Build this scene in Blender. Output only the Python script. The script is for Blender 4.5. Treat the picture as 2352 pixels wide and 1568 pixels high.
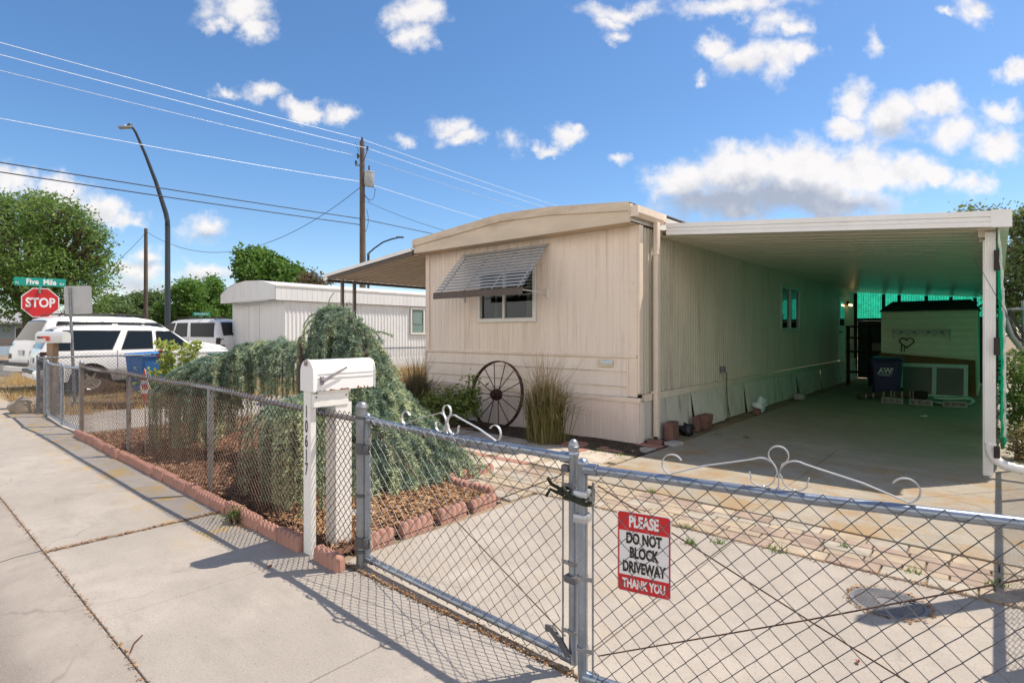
import bpy, math, random
import numpy as np
from mathutils import Vector, Matrix, noise as mnoise
for _o in list(bpy.data.objects): bpy.data.objects.remove(_o)
SC = bpy.context.scene
COL = SC.collection
R = math.radians
random.seed(7); RNG = np.random.default_rng(7)

# ------------------------------------------------------------------ camera
F = 1282.0; CU = 1176.0; CV = 766.0; EYE = 1.5          # focal length, principal point and horizon on a 2352 px wide frame
cd = bpy.data.cameras.new('camera'); cam = bpy.data.objects.new('camera', cd); COL.objects.link(cam)
cam.location = (0, 0, EYE); cam.rotation_euler = (R(90), 0, 0)
cd.sensor_width = 36; cd.lens = F/2352*36; cd.shift_y = -(784-CV)/2352
cd.clip_start = .05; cd.clip_end = 3000
SC.camera = cam
SC.view_settings.view_transform = 'Standard'; SC.view_settings.look = 'None'
SC.view_settings.exposure = 0.43; SC.view_settings.gamma = 1

# ------------------------------------------------------------------ sun and sky
SUN_EL = R(62); SUN_DIR = Vector((.968*math.cos(SUN_EL), .25*math.cos(SUN_EL), math.sin(SUN_EL))).normalized()
sl = bpy.data.lights.new('sun', 'SUN'); sl.energy = 4.5; sl.angle = R(.53); sl.color = (1, .90, .77)
so = bpy.data.objects.new('sun', sl); COL.objects.link(so); so.location = (20, 5, 40)
so.rotation_euler = SUN_DIR.to_track_quat('Z', 'Y').to_euler()
W = bpy.data.worlds.new('World'); SC.world = W; W.use_nodes = True
nt = W.node_tree; nt.nodes.clear()
def wn(t, **k):
    n = nt.nodes.new(t)
    for a, b in k.items(): setattr(n, a, b)
    return n
def wl(a, b): nt.links.new(a, b)
def wmath(op, a, b=None, c=None, clamp=False):
    n = wn('ShaderNodeMath', operation=op); n.use_clamp = clamp
    for i, x in enumerate((a, b, c)):
        if x is None: continue
        if isinstance(x, (int, float)): n.inputs[i].default_value = x
        else: wl(x, n.inputs[i])
    return n.outputs[0]
def wvec(op, a, b):
    n = wn('ShaderNodeVectorMath', operation=op)
    for i, x in enumerate((a, b)):
        if x is None: continue
        if isinstance(x, tuple): n.inputs[i].default_value = x
        else: wl(x, n.inputs[i])
    return n
sky = wn('ShaderNodeTexSky', sky_type='NISHITA', sun_disc=False)
sky.sun_elevation = SUN_EL; sky.sun_rotation = math.atan2(SUN_DIR.x, SUN_DIR.y)
sky.altitude = 800; sky.air_density = 1.0; sky.dust_density = .9; sky.ozone_density = 2.2
tc = wn('ShaderNodeTexCoord'); sep = wn('ShaderNodeSeparateXYZ'); wl(tc.outputs['Generated'], sep.inputs[0])
ym = wmath('MAXIMUM', sep.outputs['Y'], .08)
cmb = wn('ShaderNodeCombineXYZ')
wl(wmath('DIVIDE', sep.outputs['X'], ym), cmb.inputs[0]); wl(wmath('DIVIDE', sep.outputs['Z'], ym), cmb.inputs[1])
PT = cmb.outputs[0]
def wnoise(scale, detail, rough, vec):
    n = wn('ShaderNodeTexNoise'); n.inputs['Scale'].default_value = scale; n.inputs['Detail'].default_value = detail
    n.inputs['Roughness'].default_value = rough; wl(vec, n.inputs['Vector']); return n
nd1 = wnoise(7, 5, .6, PT); nd2 = wnoise(26, 4, .6, PT)
o1 = wvec('SUBTRACT', nd1.outputs['Color'], (.5, .5, .5)).outputs[0]
o1 = wvec('MULTIPLY', o1, (.13, .085, 0)).outputs[0]
o2 = wvec('SUBTRACT', nd2.outputs['Color'], (.5, .5, .5)).outputs[0]
o2 = wvec('MULTIPLY', o2, (.045, .04, 0)).outputs[0]
PW = wvec('ADD', wvec('ADD', PT, o1).outputs[0], o2).outputs[0]
CLOUDS = [(540,15,100,52,1),(578,62,55,42,1),(500,55,45,28,.8),(960,22,80,50,1),(962,72,52,48,1),
 (515,215,36,20,.75),(610,225,66,25,.8),(700,252,64,27,.9),(775,252,46,32,1),
 (1040,292,52,34,1),(1062,322,60,27,1),(945,322,34,16,.6),(1298,308,44,34,1),(1252,338,44,18,.9),(1175,325,36,36,.6),
 (1440,22,120,28,.85),(1410,45,50,28,.8),(1422,72,42,18,.7),(1700,6,200,30,.8),(1790,48,78,46,.85),(1836,72,46,28,.8),
 (1622,98,58,42,1),(1700,125,100,46,1),(1792,140,80,46,.95),(1850,132,52,34,.9),(1592,182,24,20,.6),(2015,100,32,34,.65),
 (2242,28,54,42,1),(2170,32,30,14,.7),(2334,170,50,34,1),
 (1960,232,66,52,.95),(2060,272,100,60,1),(2140,238,68,42,1),(2205,292,98,54,1),(2294,250,66,30,.9),(2305,325,88,50,1),(1930,292,60,30,.8),
 (1580,410,100,62,1.1),(1700,402,150,76,1.2),(1850,392,150,80,1.2),(1960,380,150,70,1.2),(2060,388,140,52,1.1),(1850,455,240,62,1.2),(1680,462,180,58,1.1),(2150,392,64,34,1),(2240,412,56,44,.95),
 (1432,356,24,14,.55),(20,418,76,54,1.1),(150,446,100,50,1.1),(235,478,76,44,1),(290,508,60,28,.9),(462,522,70,36,.9),(345,580,54,34,.9),
 (330,616,95,28,.9),(480,626,95,32,.95),(380,660,240,34,.7),(100,560,140,40,.7)]
DARK = [(1760,488,340,92,1.35),(1620,465,170,62,.9),(1930,470,200,50,.8),(2060,305,150,34,.5),(1000,345,60,24,.3),(150,490,130,34,.6),(470,545,80,30,.6),(340,602,70,22,.6),(420,650,260,40,.6),(1700,150,120,34,.35)]
def blobs(lst):
    acc = None
    for u, v, ru, rv, wgt in lst:
        c = ((u-CU)/F, (CV-v)/F, 0)
        q = wvec('MULTIPLY', wvec('SUBTRACT', PW, c).outputs[0], (F/ru, F/rv, 0))
        ln = wn('ShaderNodeVectorMath', operation='LENGTH'); wl(q.outputs[0], ln.inputs[0])
        d = wmath('MULTIPLY_ADD', ln.outputs['Value'], -wgt, wgt)
        acc = d if acc is None else wmath('MAXIMUM', acc, d)
    return acc
dens = blobs(CLOUDS); dark = blobs(DARK)
fb = wnoise(15, 10, .60, PT); fb2 = wnoise(15, 10, .60, wvec('ADD', PT, (.010, .022, 0)).outputs[0])
dens = wmath('ADD', dens, wmath('MULTIPLY_ADD', fb.outputs['Fac'], 1.45, -.63))
mr = wn('ShaderNodeMapRange', interpolation_type='SMOOTHSTEP'); wl(dens, mr.inputs[0])
mr.inputs[1].default_value = -.02; mr.inputs[2].default_value = .80
fwd = wmath('GREATER_THAN', sep.outputs['Y'], .081)
mask = wmath('MULTIPLY', wmath('MULTIPLY', mr.outputs[0], .93), fwd)
dk = wn('ShaderNodeMapRange', interpolation_type='SMOOTHSTEP'); wl(wmath('ADD', dark, wmath('MULTIPLY_ADD', fb.outputs['Fac'], .7, -.38)), dk.inputs[0])
dk.inputs[1].default_value = -.05; dk.inputs[2].default_value = .75
relief = wmath('MULTIPLY', wmath('SUBTRACT', fb2.outputs['Fac'], fb.outputs['Fac']), 1.1)
cc = wn('ShaderNodeMix', data_type='RGBA'); wl(wmath('ADD', wmath('MULTIPLY', dk.outputs[0], 1.0), relief, clamp=True), cc.inputs['Factor'])
SKY_S = .12
cc.inputs[6].default_value = (.76/SKY_S, .73/SKY_S, .71/SKY_S, 1); cc.inputs[7].default_value = (.33/SKY_S, .36/SKY_S, .43/SKY_S, 1)
hs = wn('ShaderNodeHueSaturation'); hs.inputs['Saturation'].default_value = 1.20; hs.inputs['Value'].default_value = 1.08
wl(sky.outputs[0], hs.inputs['Color'])
mx = wn('ShaderNodeMix', data_type='RGBA'); wl(mask, mx.inputs['Factor']); wl(hs.outputs[0], mx.inputs[6]); wl(cc.outputs[2], mx.inputs[7])
# unseen bright low cloud beside and behind the camera, added to fill shaded walls
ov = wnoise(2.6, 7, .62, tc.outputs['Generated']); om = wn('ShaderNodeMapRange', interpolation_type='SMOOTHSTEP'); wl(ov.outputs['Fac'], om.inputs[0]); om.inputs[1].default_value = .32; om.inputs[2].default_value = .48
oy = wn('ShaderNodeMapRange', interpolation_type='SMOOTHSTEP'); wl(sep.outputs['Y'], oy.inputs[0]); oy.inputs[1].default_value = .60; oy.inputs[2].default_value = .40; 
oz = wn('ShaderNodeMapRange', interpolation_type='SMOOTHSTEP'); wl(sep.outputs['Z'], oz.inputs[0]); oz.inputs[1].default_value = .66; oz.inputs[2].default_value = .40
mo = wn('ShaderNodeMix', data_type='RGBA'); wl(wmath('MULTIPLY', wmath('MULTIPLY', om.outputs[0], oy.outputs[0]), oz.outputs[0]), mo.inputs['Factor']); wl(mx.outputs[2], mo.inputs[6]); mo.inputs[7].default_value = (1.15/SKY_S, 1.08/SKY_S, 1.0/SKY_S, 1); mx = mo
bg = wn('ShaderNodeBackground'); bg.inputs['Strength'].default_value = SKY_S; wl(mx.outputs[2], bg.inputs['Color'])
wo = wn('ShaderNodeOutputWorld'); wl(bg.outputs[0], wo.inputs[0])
W.cycles.sampling_method = 'MANUAL'; W.cycles.sample_map_resolution = 512

# ------------------------------------------------------------------ placing helpers
HROT = math.atan2(-.656, .755)                     # the lot's axes: x along the street, y away from it
AX, AY = 1.72, 7.63                                # front right corner of the mobile home
CA, SA = math.cos(HROT), math.sin(HROT)
def H(a, d, z=0.0): return Vector((AX + CA*a - SA*d, AY + SA*a + CA*d, z))
def P(u, v, Y): return Vector(((u-CU)/F*Y, Y, EYE + (CV-v)/F*Y))
def toH(p): x, y = p[0]-AX, p[1]-AY; return Vector((CA*x + SA*y, -SA*x + CA*y, p[2]))

# ------------------------------------------------------------------ mesh builder
class MB:
    def __init__(s): s.v = []; s.f = []; s.mi = []; s.m = 0; s.T = None
    def add(s, vs, fs):
        b = len(s.v)
        if s.T is not None: vs = [tuple(s.T @ Vector(x)) for x in vs]
        s.v += [tuple(x) for x in vs]; s.f += [tuple(i+b for i in f) for f in fs]; s.mi += [s.m]*len(fs); return s
    def box(s, x0, x1, y0, y1, z0, z1, c=0.0):
        if c <= 0:
            v = [(x, y, z) for z in (z0, z1) for y in (y0, y1) for x in (x0, x1)]
            return s.add(v, [(0,2,3,1),(4,5,7,6),(0,1,5,4),(2,6,7,3),(0,4,6,2),(1,3,7,5)])
        def ring(z, i): return [(x0+i+c-min(c,c), y0+i, z)] and [(x0+c, y0+i, z),(x1-c, y0+i, z),(x1-i, y0+c, z),(x1-i, y1-c, z),(x1-c, y1-i, z),(x0+c, y1-i, z),(x0+i, y1-c, z),(x0+i, y0+c, z)]
        def inn(z): return [(x0+c, y0+c, z),(x1-c, y0+c, z),(x1-c, y0+c, z),(x1-c, y1-c, z),(x1-c, y1-c, z),(x0+c, y1-c, z),(x0+c, y1-c, z),(x0+c, y0+c, z)]
        k = c*.3
        r0 = [(x0+c+k,y0+k,z0),(x1-c-k,y0+k,z0),(x1-k,y0+c+k,z0),(x1-k,y1-c-k,z0),(x1-c-k,y1-k,z0),(x0+c+k,y1-k,z0),(x0+k,y1-c-k,z0),(x0+k,y0+c+k,z0)]
        r1 = ring(z0+c, 0); r2 = ring(z1-c, 0)
        j = c*.8
        r3 = [(x0+c+j*.3,y0+j,z1),(x1-c-j*.3,y0+j,z1),(x1-j,y0+c+j*.3,z1),(x1-j,y1-c-j*.3,z1),(x1-c-j*.3,y1-j,z1),(x0+c+j*.3,y1-j,z1),(x0+j,y1-c-j*.3,z1),(x0+j,y0+c+j*.3,z1)]
        v = r0+r1+r2+r3; f = []
        for a in range(3):
            for i in range(8): f.append((a*8+i, a*8+(i+1)%8, a*8+8+(i+1)%8, a*8+8+i))
        f.append(tuple(range(7,-1,-1))); f.append(tuple(range(24,32)))
        return s.add(v, f)
    def tube(s, pts, r, n=8, cap=True, closed=False):
        pts = [Vector(p) for p in pts]; m = len(pts); rs = r if isinstance(r, (list, tuple)) else [r]*m
        def tan(i):
            if closed: return (pts[(i+1) % m]-pts[i-1]).normalized()
            t = (pts[min(i+1, m-1)]-pts[max(i-1, 0)]); return t.normalized() if t.length > 1e-9 else Vector((0,0,1))
        t = tan(0); up = Vector((0,0,1)) if abs(t.z) < .9 else Vector((1,0,0)); x = t.cross(up).normalized()
        vs = []; fs = []
        for i in range(m):
            t = tan(i); x = (x - t*x.dot(t))
            x = x.normalized() if x.length > 1e-6 else t.orthogonal().normalized()
            y = t.cross(x)
            for k in range(n):
                a = 2*math.pi*k/n; vs.append(pts[i] + (x*math.cos(a)+y*math.sin(a))*rs[i])
        for i in range(m if closed else m-1):
            j = (i+1) % m
            for k in range(n): fs.append((i*n+k, i*n+(k+1) % n, j*n+(k+1) % n, j*n+k))
        if cap and not closed: fs.append(tuple(range(n-1,-1,-1))); fs.append(tuple((m-1)*n+k for k in range(n)))
        return s.add(vs, fs)
    def ribbon(s, pts, side, w, t):
        """flat bar: pts in space, side = direction of its width"""
        pts = [Vector(p) for p in pts]; side = Vector(side).normalized(); vs = []; fs = []; m = len(pts)
        for i in range(m):
            tg = (pts[min(i+1,m-1)]-pts[max(i-1,0)]).normalized(); nn = tg.cross(side).normalized()
            for a, b in ((-1,-1),(1,-1),(1,1),(-1,1)): vs.append(pts[i]+side*(w/2*a)+nn*(t/2*b))
        for i in range(m-1):
            for k in range(4): fs.append((i*4+k, i*4+(k+1)%4, i*4+4+(k+1)%4, i*4+4+k))
        fs.append((3,2,1,0)); fs.append(tuple((m-1)*4+k for k in range(4)))
        return s.add(vs, fs)
    def lathe(s, prof, n=20, center=(0,0,0), axis='z', cap=True):
        c = Vector(center); vs = []; fs = []; m = len(prof)
        for r, h in prof:
            for k in range(n):
                a = 2*math.pi*k/n; x, y = r*math.cos(a), r*math.sin(a)
                vs.append(c + (Vector((x,y,h)) if axis == 'z' else Vector((x,h,y)) if axis == 'y' else Vector((h,x,y))))
        for i in range(m-1):
            for k in range(n): fs.append((i*n+k, i*n+(k+1)%n, (i+1)*n+(k+1)%n, (i+1)*n+k))
        if cap:
            fs.append(tuple(range(n-1,-1,-1))); fs.append(tuple((m-1)*n+k for k in range(n)))
        return s.add(vs, fs)
    def prism(s, poly, y0, y1, axis='y'):
        """poly in the x-z plane (axis y), x-y plane (axis z) or y-z plane (axis x), swept from y0 to y1"""
        n = len(poly)
        def mk(p, h): return (p[0], h, p[1]) if axis == 'y' else (p[0], p[1], h) if axis == 'z' else (h, p[0], p[1])
        vs = [mk(p, y0) for p in poly]+[mk(p, y1) for p in poly]
        fs = [(i, (i+1)%n, n+(i+1)%n, n+i) for i in range(n)]+[tuple(range(n-1,-1,-1)), tuple(range(n, 2*n))]
        return s.add(vs, fs)
    def grid(s, fn, nu, nv):
        vs = [fn(i/nu, j/nv) for j in range(nv+1) for i in range(nu+1)]
        fs = [(j*(nu+1)+i, j*(nu+1)+i+1, (j+1)*(nu+1)+i+1, (j+1)*(nu+1)+i) for j in range(nv) for i in range(nu)]
        return s.add(vs, fs)
    def ball(s, c, r, n=10, m=7, jit=0.0):
        c = Vector(c); rr = r if isinstance(r, (tuple, list, Vector)) else (r, r, r); vs = []; fs = []
        for i in range(m+1):
            th = math.pi*i/m
            for k in range(n):
                ph = 2*math.pi*k/n; d = Vector((math.sin(th)*math.cos(ph), math.sin(th)*math.sin(ph), math.cos(th)))
                q = 1 + jit*mnoise.noise(d*1.7+c*3.1)
                vs.append(c+Vector((d.x*rr[0], d.y*rr[1], d.z*rr[2]))*q)
        for i in range(m):
            for k in range(n): fs.append((i*n+k, (i+1)*n+k, (i+1)*n+(k+1)%n, i*n+(k+1)%n))
        return s.add(vs, fs)
    def build(s, name, mats, parent=None, smooth=None):
        me = bpy.data.meshes.new(name); me.from_pydata(s.v, [], s.f)
        mats = mats if isinstance(mats, (list, tuple)) else [mats]
        for m in mats: me.materials.append(m)
        if len(mats) > 1: me.polygons.foreach_set('material_index', s.mi)
        me.validate(); me.update()
        if smooth:
            me.polygons.foreach_set('use_smooth', [True]*len(me.polygons))
            if smooth is not True:
                try: me.set_sharp_from_angle(angle=R(smooth))
                except Exception: pass
        o = bpy.data.objects.new(name, me); COL.objects.link(o)
        if parent is not None: o.parent = parent
        return o
def raw(name, V, faces_n, mat, parent=None, k=4):
    """fast mesh: V = (N*k) x 3 array, each k verts one face"""
    me = bpy.data.meshes.new(name); n = len(V)//k
    me.vertices.add(len(V)); me.vertices.foreach_set('co', np.asarray(V, dtype=np.float32).ravel())
    me.loops.add(n*k); me.loops.foreach_set('vertex_index', np.arange(n*k, dtype=np.int32))
    me.polygons.add(n); me.polygons.foreach_set('loop_start', np.arange(0, n*k, k, dtype=np.int32))
    me.materials.append(mat); me.update(calc_edges=True); me.validate()
    o = bpy.data.objects.new(name, me); COL.objects.link(o)
    if parent is not None: o.parent = parent
    return o
def tag(o, label=None, cat=None, group=None, kind=None):
    if label: o['label'] = label
    if cat: o['category'] = cat
    if group: o['group'] = group
    if kind: o['kind'] = kind
    return o
def thing(name, label, cat, loc=(0,0,0), rotz=0.0, group=None):
    o = bpy.data.objects.new(name, None); o.empty_display_size = .2; COL.objects.link(o)
    o.location = loc; o.rotation_euler = (0, 0, rotz); return tag(o, label, cat, group)
def copy_tree(o, parent=None):
    c = o.copy(); COL.objects.link(c)
    if parent is not None: c.parent = parent
    for ch in list(o.children): copy_tree(ch, c)
    return c
def hthing(name, label, cat, a, d, z=0.0, group=None, rot=0.0): return thing(name, label, cat, H(a, d, z), HROT+rot, group)
def lot(mb, name, mat, kind='structure', smooth=None, z=0.0):
    o = mb.build(name, mat, None, smooth); o.location = H(0, 0, z); o.rotation_euler = (0, 0, HROT)
    if kind: o['kind'] = kind
    return o

# ------------------------------------------------------------------ materials
MATS = {}
class NT:
    def __init__(s, name):
        s.mat = bpy.data.materials.new(name); s.mat.use_nodes = True; s.t = s.mat.node_tree; s.t.nodes.clear()
        s.out = s.t.nodes.new('ShaderNodeOutputMaterial')
    def n(s, t, **k):
        n = s.t.nodes.new(t)
        for a, b in k.items(): setattr(n, a, b)
        return n
    def l(s, a, b): s.t.links.new(a, b)
    def coord(s, which='Object', scale=None):
        c = s.n('ShaderNodeTexCoord').outputs[which]
        if scale is None: return c
        m = s.n('ShaderNodeMapping'); m.inputs['Scale'].default_value = scale; s.l(c, m.inputs[0]); return m.outputs[0]
    def noise(s, scale, detail=3, rough=.55, vec=None):
        n = s.n('ShaderNodeTexNoise'); n.inputs['Scale'].default_value = scale; n.inputs['Detail'].default_value = detail
        n.inputs['Roughness'].default_value = rough
        if vec is not None: s.l(vec, n.inputs['Vector'])
        return n.outputs['Fac']
    def ramp(s, fac, stops):
        r = s.n('ShaderNodeValToRGB'); e = r.color_ramp.elements
        while len(e) < len(stops): e.new(.5)
        for i, (p, c) in enumerate(stops): e[i].position = p; e[i].color = (*c, 1) if len(c) == 3 else c
        s.l(fac, r.inputs[0]); return r.outputs[0]
    def step(s, fac, a, b):
        m = s.n('ShaderNodeMapRange', interpolation_type='SMOOTHSTEP'); m.inputs[1].default_value = a; m.inputs[2].default_value = b
        s.l(fac, m.inputs[0]); return m.outputs[0]
    def mix(s, fac, a, b, blend='MIX'):
        m = s.n('ShaderNodeMix', data_type='RGBA', blend_type=blend)
        for i, x in ((0, fac), (6, a), (7, b)):
            if isinstance(x, (int, float)): m.inputs[i].default_value = x
            elif isinstance(x, tuple): m.inputs[i].default_value = (*x, 1)
            else: s.l(x, m.inputs[i])
        return m.outputs[2]
    def math(s, op, a, b=0.0):
        m = s.n('ShaderNodeMath', operation=op)
        for i, x in enumerate((a, b)):
            if isinstance(x, (int, float)): m.inputs[i].default_value = x
            else: s.l(x, m.inputs[i])
        return m.outputs[0]
    def bsdf(s, col, rough=.6, metal=0.0, bump=None, bstr=.3, bdist=.005, spec=.4, coat=0.0):
        b = s.n('ShaderNodeBsdfPrincipled')
        for k, x in (('Base Color', col), ('Roughness', rough), ('Metallic', metal)):
            if isinstance(x, (int, float)): b.inputs[k].default_value = x
            elif isinstance(x, tuple): b.inputs[k].default_value = (*x, 1)
            else: s.l(x, b.inputs[k])
        b.inputs['Specular IOR Level'].default_value = spec; b.inputs['Coat Weight'].default_value = coat
        if bump is not None:
            bp = s.n('ShaderNodeBump'); bp.inputs['Strength'].default_value = bstr; bp.inputs['Distance'].default_value = bdist
            s.l(bump, bp.inputs['Height']); s.l(bp.outputs[0], b.inputs['Normal'])
        s.l(b.outputs[0], s.out.inputs[0]); return b
def sc(c, k): return tuple(min(1, x*k) for x in c)
def M(name, col, rough=.6, metal=0.0, var=.12, scale=6, fine=60, bump=.15, spec=.4, coat=0.0, dirt=None, dirtamt=.5, stretch=None, streak=None):
    if name in MATS: return MATS[name]
    t = NT(name); v = t.coord('Object', stretch)
    a = t.noise(scale, 4, .6, v); c = t.mix(t.step(a, .3, .7), sc(col, 1-var), sc(col, 1+var))
    fn = t.noise(fine, 2, .6, v)
    c = t.mix(t.step(fn, .25, .75), c, t.mix(.5, c, sc(col, 1-var)))
    if dirt: c = t.mix(t.math('MULTIPLY', t.step(t.noise(scale*.6, 6, .7, v), .52, .75), dirtamt), c, dirt)
    if streak:
        sn = t.noise(1.6, 5, .65, t.coord('Object', (7,7,.30))); sm = t.noise(.8, 3, .6, t.coord('Object'))
        c = t.mix(t.math('MULTIPLY', t.math('MULTIPLY', t.step(sn, .50, .68), t.step(sm, .38, .62)), streak[1]), c, streak[0])
    t.bsdf(c, rough, metal, fn if bump else None, bump, .004, spec, coat); MATS[name] = t.mat; return t.mat
def leafmat(name, c1, c2, c3, rough=.55, transl=.35):
    t = NT(name); g = t.n('ShaderNodeNewGeometry'); rnd = g.outputs['Random Per Island']
    big = t.noise(1.3, 3, .6, t.coord('Object'))
    f = t.math('ADD', t.math('MULTIPLY', rnd, .65), t.math('MULTIPLY', big, .35))
    c = t.ramp(f, [(.1, c1), (.5, c2), (.9, c3)])
    b = t.n('ShaderNodeBsdfPrincipled'); t.l(c, b.inputs['Base Color']); b.inputs['Roughness'].default_value = rough; b.inputs['Specular IOR Level'].default_value = .25
    tr = t.n('ShaderNodeBsdfTranslucent'); t.l(t.mix(.5, c, sc(c3, 1.3)), tr.inputs[0])
    ms = t.n('ShaderNodeMixShader'); ms.inputs[0].default_value = transl; t.l(b.outputs[0], ms.inputs[1]); t.l(tr.outputs[0], ms.inputs[2])
    t.l(ms.outputs[0], t.out.inputs[0]); return t.mat
def concrete(name, base, stain=None, stainamt=.5, speck=1.0, stain_scale=.9, thr=(.5,.68)):
    t = NT(name); v = t.coord('Object')
    big = t.noise(.55, 5, .62, v); mid = t.noise(4, 5, .65, v); fine = t.noise(75, 3, .75, v); peb = t.noise(190, 2, .75, v)
    c = t.mix(t.step(big, .3, .72), sc(base, .84), sc(base, 1.12))
    c = t.mix(t.step(mid, .3, .75), c, t.mix(.8, c, sc(base, .78)))
    c = t.mix(t.math('MULTIPLY', t.step(fine, .52, .70), .55*speck), c, sc(base, .62))
    c = t.mix(t.math('MULTIPLY', t.step(peb, .54, .68), .5*speck), c, sc(base, 1.3))
    st = t.coord('Object', (.35, 1.6, 1)); w = t.noise(2.2, 6, .7, st)
    c = t.mix(t.math('MULTIPLY', t.step(w, .52, .78), .5), c, sc(base, .58))
    pit = t.n('ShaderNodeTexVoronoi'); pit.inputs['Scale'].default_value = 26; t.l(v, pit.inputs['Vector'])
    c = t.mix(t.math('MULTIPLY', t.math('MULTIPLY', t.math('LESS_THAN', pit.outputs['Distance'], .10), t.step(mid, .52, .6)), .55*speck), c, sc(base, .35))
    cw = t.n('ShaderNodeTexNoise'); cw.inputs['Scale'].default_value = 3; cw.inputs['Detail'].default_value = 4; t.l(v, cw.inputs['Vector'])
    va = t.n('ShaderNodeVectorMath', operation='MULTIPLY_ADD'); t.l(cw.outputs['Color'], va.inputs[0]); va.inputs[1].default_value = (.35,.35,0); t.l(v, va.inputs[2])
    cr = t.n('ShaderNodeTexVoronoi', feature='DISTANCE_TO_EDGE'); cr.inputs['Scale'].default_value = .42; t.l(va.outputs[0], cr.inputs['Vector'])
    c = t.mix(t.math('MULTIPLY', t.math('MULTIPLY', t.step(cr.outputs['Distance'], .0045, .001), t.step(t.noise(.9, 2, .5, v), .50, .56)), .26), c, sc(base, .25))
    oil = t.noise(1.7, 4, .6, t.coord('Object', (1,.7,1)))
    c = t.mix(t.math('MULTIPLY', t.step(oil, .62, .74), .35), c, sc(base, .45))
    if stain:
        s1 = t.noise(stain_scale, 6, .7, v); s2 = t.noise(22, 4, .7, v)
        f = t.math('MULTIPLY', t.step(t.math('ADD', t.math('MULTIPLY', s1, .8), t.math('MULTIPLY', s2, .2)), *thr), stainamt)
        c = t.mix(f, c, stain)
    t.bsdf(c, .88, 0, t.math('ADD', t.math('MULTIPLY', fine, .6), peb), .35, .004, .25); return t.mat
def glass(name, tint=(.5,.55,.55), refl=.22):
    t = NT(name); tr = t.n('ShaderNodeBsdfTransparent'); tr.inputs[0].default_value = (*tint, 1)
    gl = t.n('ShaderNodeBsdfGlossy'); gl.inputs['Roughness'].default_value = .02; gl.inputs[0].default_value = (.9,.95,1,1)
    fr = t.n('ShaderNodeLayerWeight'); fr.inputs['Blend'].default_value = .5; fac = t.math('ADD', t.math('MULTIPLY', t.math('POWER', fr.outputs['Facing'], 4.0), .55), .035)
    ms = t.n('ShaderNodeMixShader'); t.l(t.math('ADD', fac, refl), ms.inputs[0])
    t.l(tr.outputs[0], ms.inputs[1]); t.l(gl.outputs[0], ms.inputs[2]); t.l(ms.outputs[0], t.out.inputs[0]); return t.mat
def cloth_mat(name, col, transp=.06, transl=.6):
    t = NT(name); n = t.noise(9, 4, .6, t.coord('Object')); c = t.mix(t.step(n, .3, .7), sc(col, .75), sc(col, 1.15))
    d = t.n('ShaderNodeBsdfDiffuse'); t.l(c, d.inputs[0]); tr = t.n('ShaderNodeBsdfTranslucent'); t.l(c, tr.inputs[0])
    m = t.n('ShaderNodeMixShader'); m.inputs[0].default_value = transl; t.l(d.outputs[0], m.inputs[1]); t.l(tr.outputs[0], m.inputs[2])
    tp = t.n('ShaderNodeBsdfTransparent'); m2 = t.n('ShaderNodeMixShader'); m2.inputs[0].default_value = transp
    t.l(m.outputs[0], m2.inputs[1]); t.l(tp.outputs[0], m2.inputs[2]); t.l(m2.outputs[0], t.out.inputs[0]); return t.mat
galv = M('galvanised steel', (.29,.305,.325), .42, .75, .22, 9, 120, .1, dirt=(.30,.27,.24), dirtamt=.35)
galv_dull = M('weathered steel', (.30,.305,.31), .55, .55, .25, 12, 150, .15, dirt=(.26,.22,.19), dirtamt=.5)
galv_blue = M('bright galvanised tube', (.31,.355,.42), .33, .8, .2, 7, 90, .08, dirt=(.33,.33,.33), dirtamt=.4)
wire_rust = M('rusty wire', (.13,.085,.06), .7, .35, .35, 5, 80, 0)
wire_grey = M('grey wire', (.135,.135,.14), .5, .6, .35, 6, 80, 0)
rust = M('rusted iron', (.075,.04,.033), .8, .3, .35, 12, 120, .3)
rustbar = M('rusty rod', (.10,.055,.035), .75, .3, .3, 14, 120, .2)
bark = M('bark', (.13,.095,.07), .9, 0, .35, 18, 90, .6, stretch=(1,1,.25))
wood_grey = M('weathered wood', (.115,.088,.068), .85, 0, .3, 14, 80, .4, stretch=(1,1,.15))
wood_tan = M('tan timber', (.36,.25,.16), .8, 0, .25, 10, 60, .3, stretch=(1,1,.15))
white_paint = M('white painted wood', (.78,.77,.74), .6, 0, .06, 4, 70, .15, dirt=(.55,.50,.43), dirtamt=.35)
white_metal = M('white enamel', (.80,.80,.80), .35, 0, .04, 5, 80, .05, dirt=(.62,.60,.57), dirtamt=.25)
black = M('black plastic', (.018,.018,.02), .45, 0, .2, 6, 60, .05)
# ================================================================== GROUND
m_dirt = M('dry soil', (.27,.21,.15), .95, 0, .3, 1.2, 60, .5, .1, dirt=(.36,.27,.14), dirtamt=.6)
m_asph = M('asphalt', (.13,.125,.115), .9, 0, .2, .6, 90, .4, .2)
m_walk = concrete('sidewalk concrete', (0.361,0.325,0.286), (.42,.27,.07), .75, 1.7, 3.4, (.49,.61))
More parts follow.
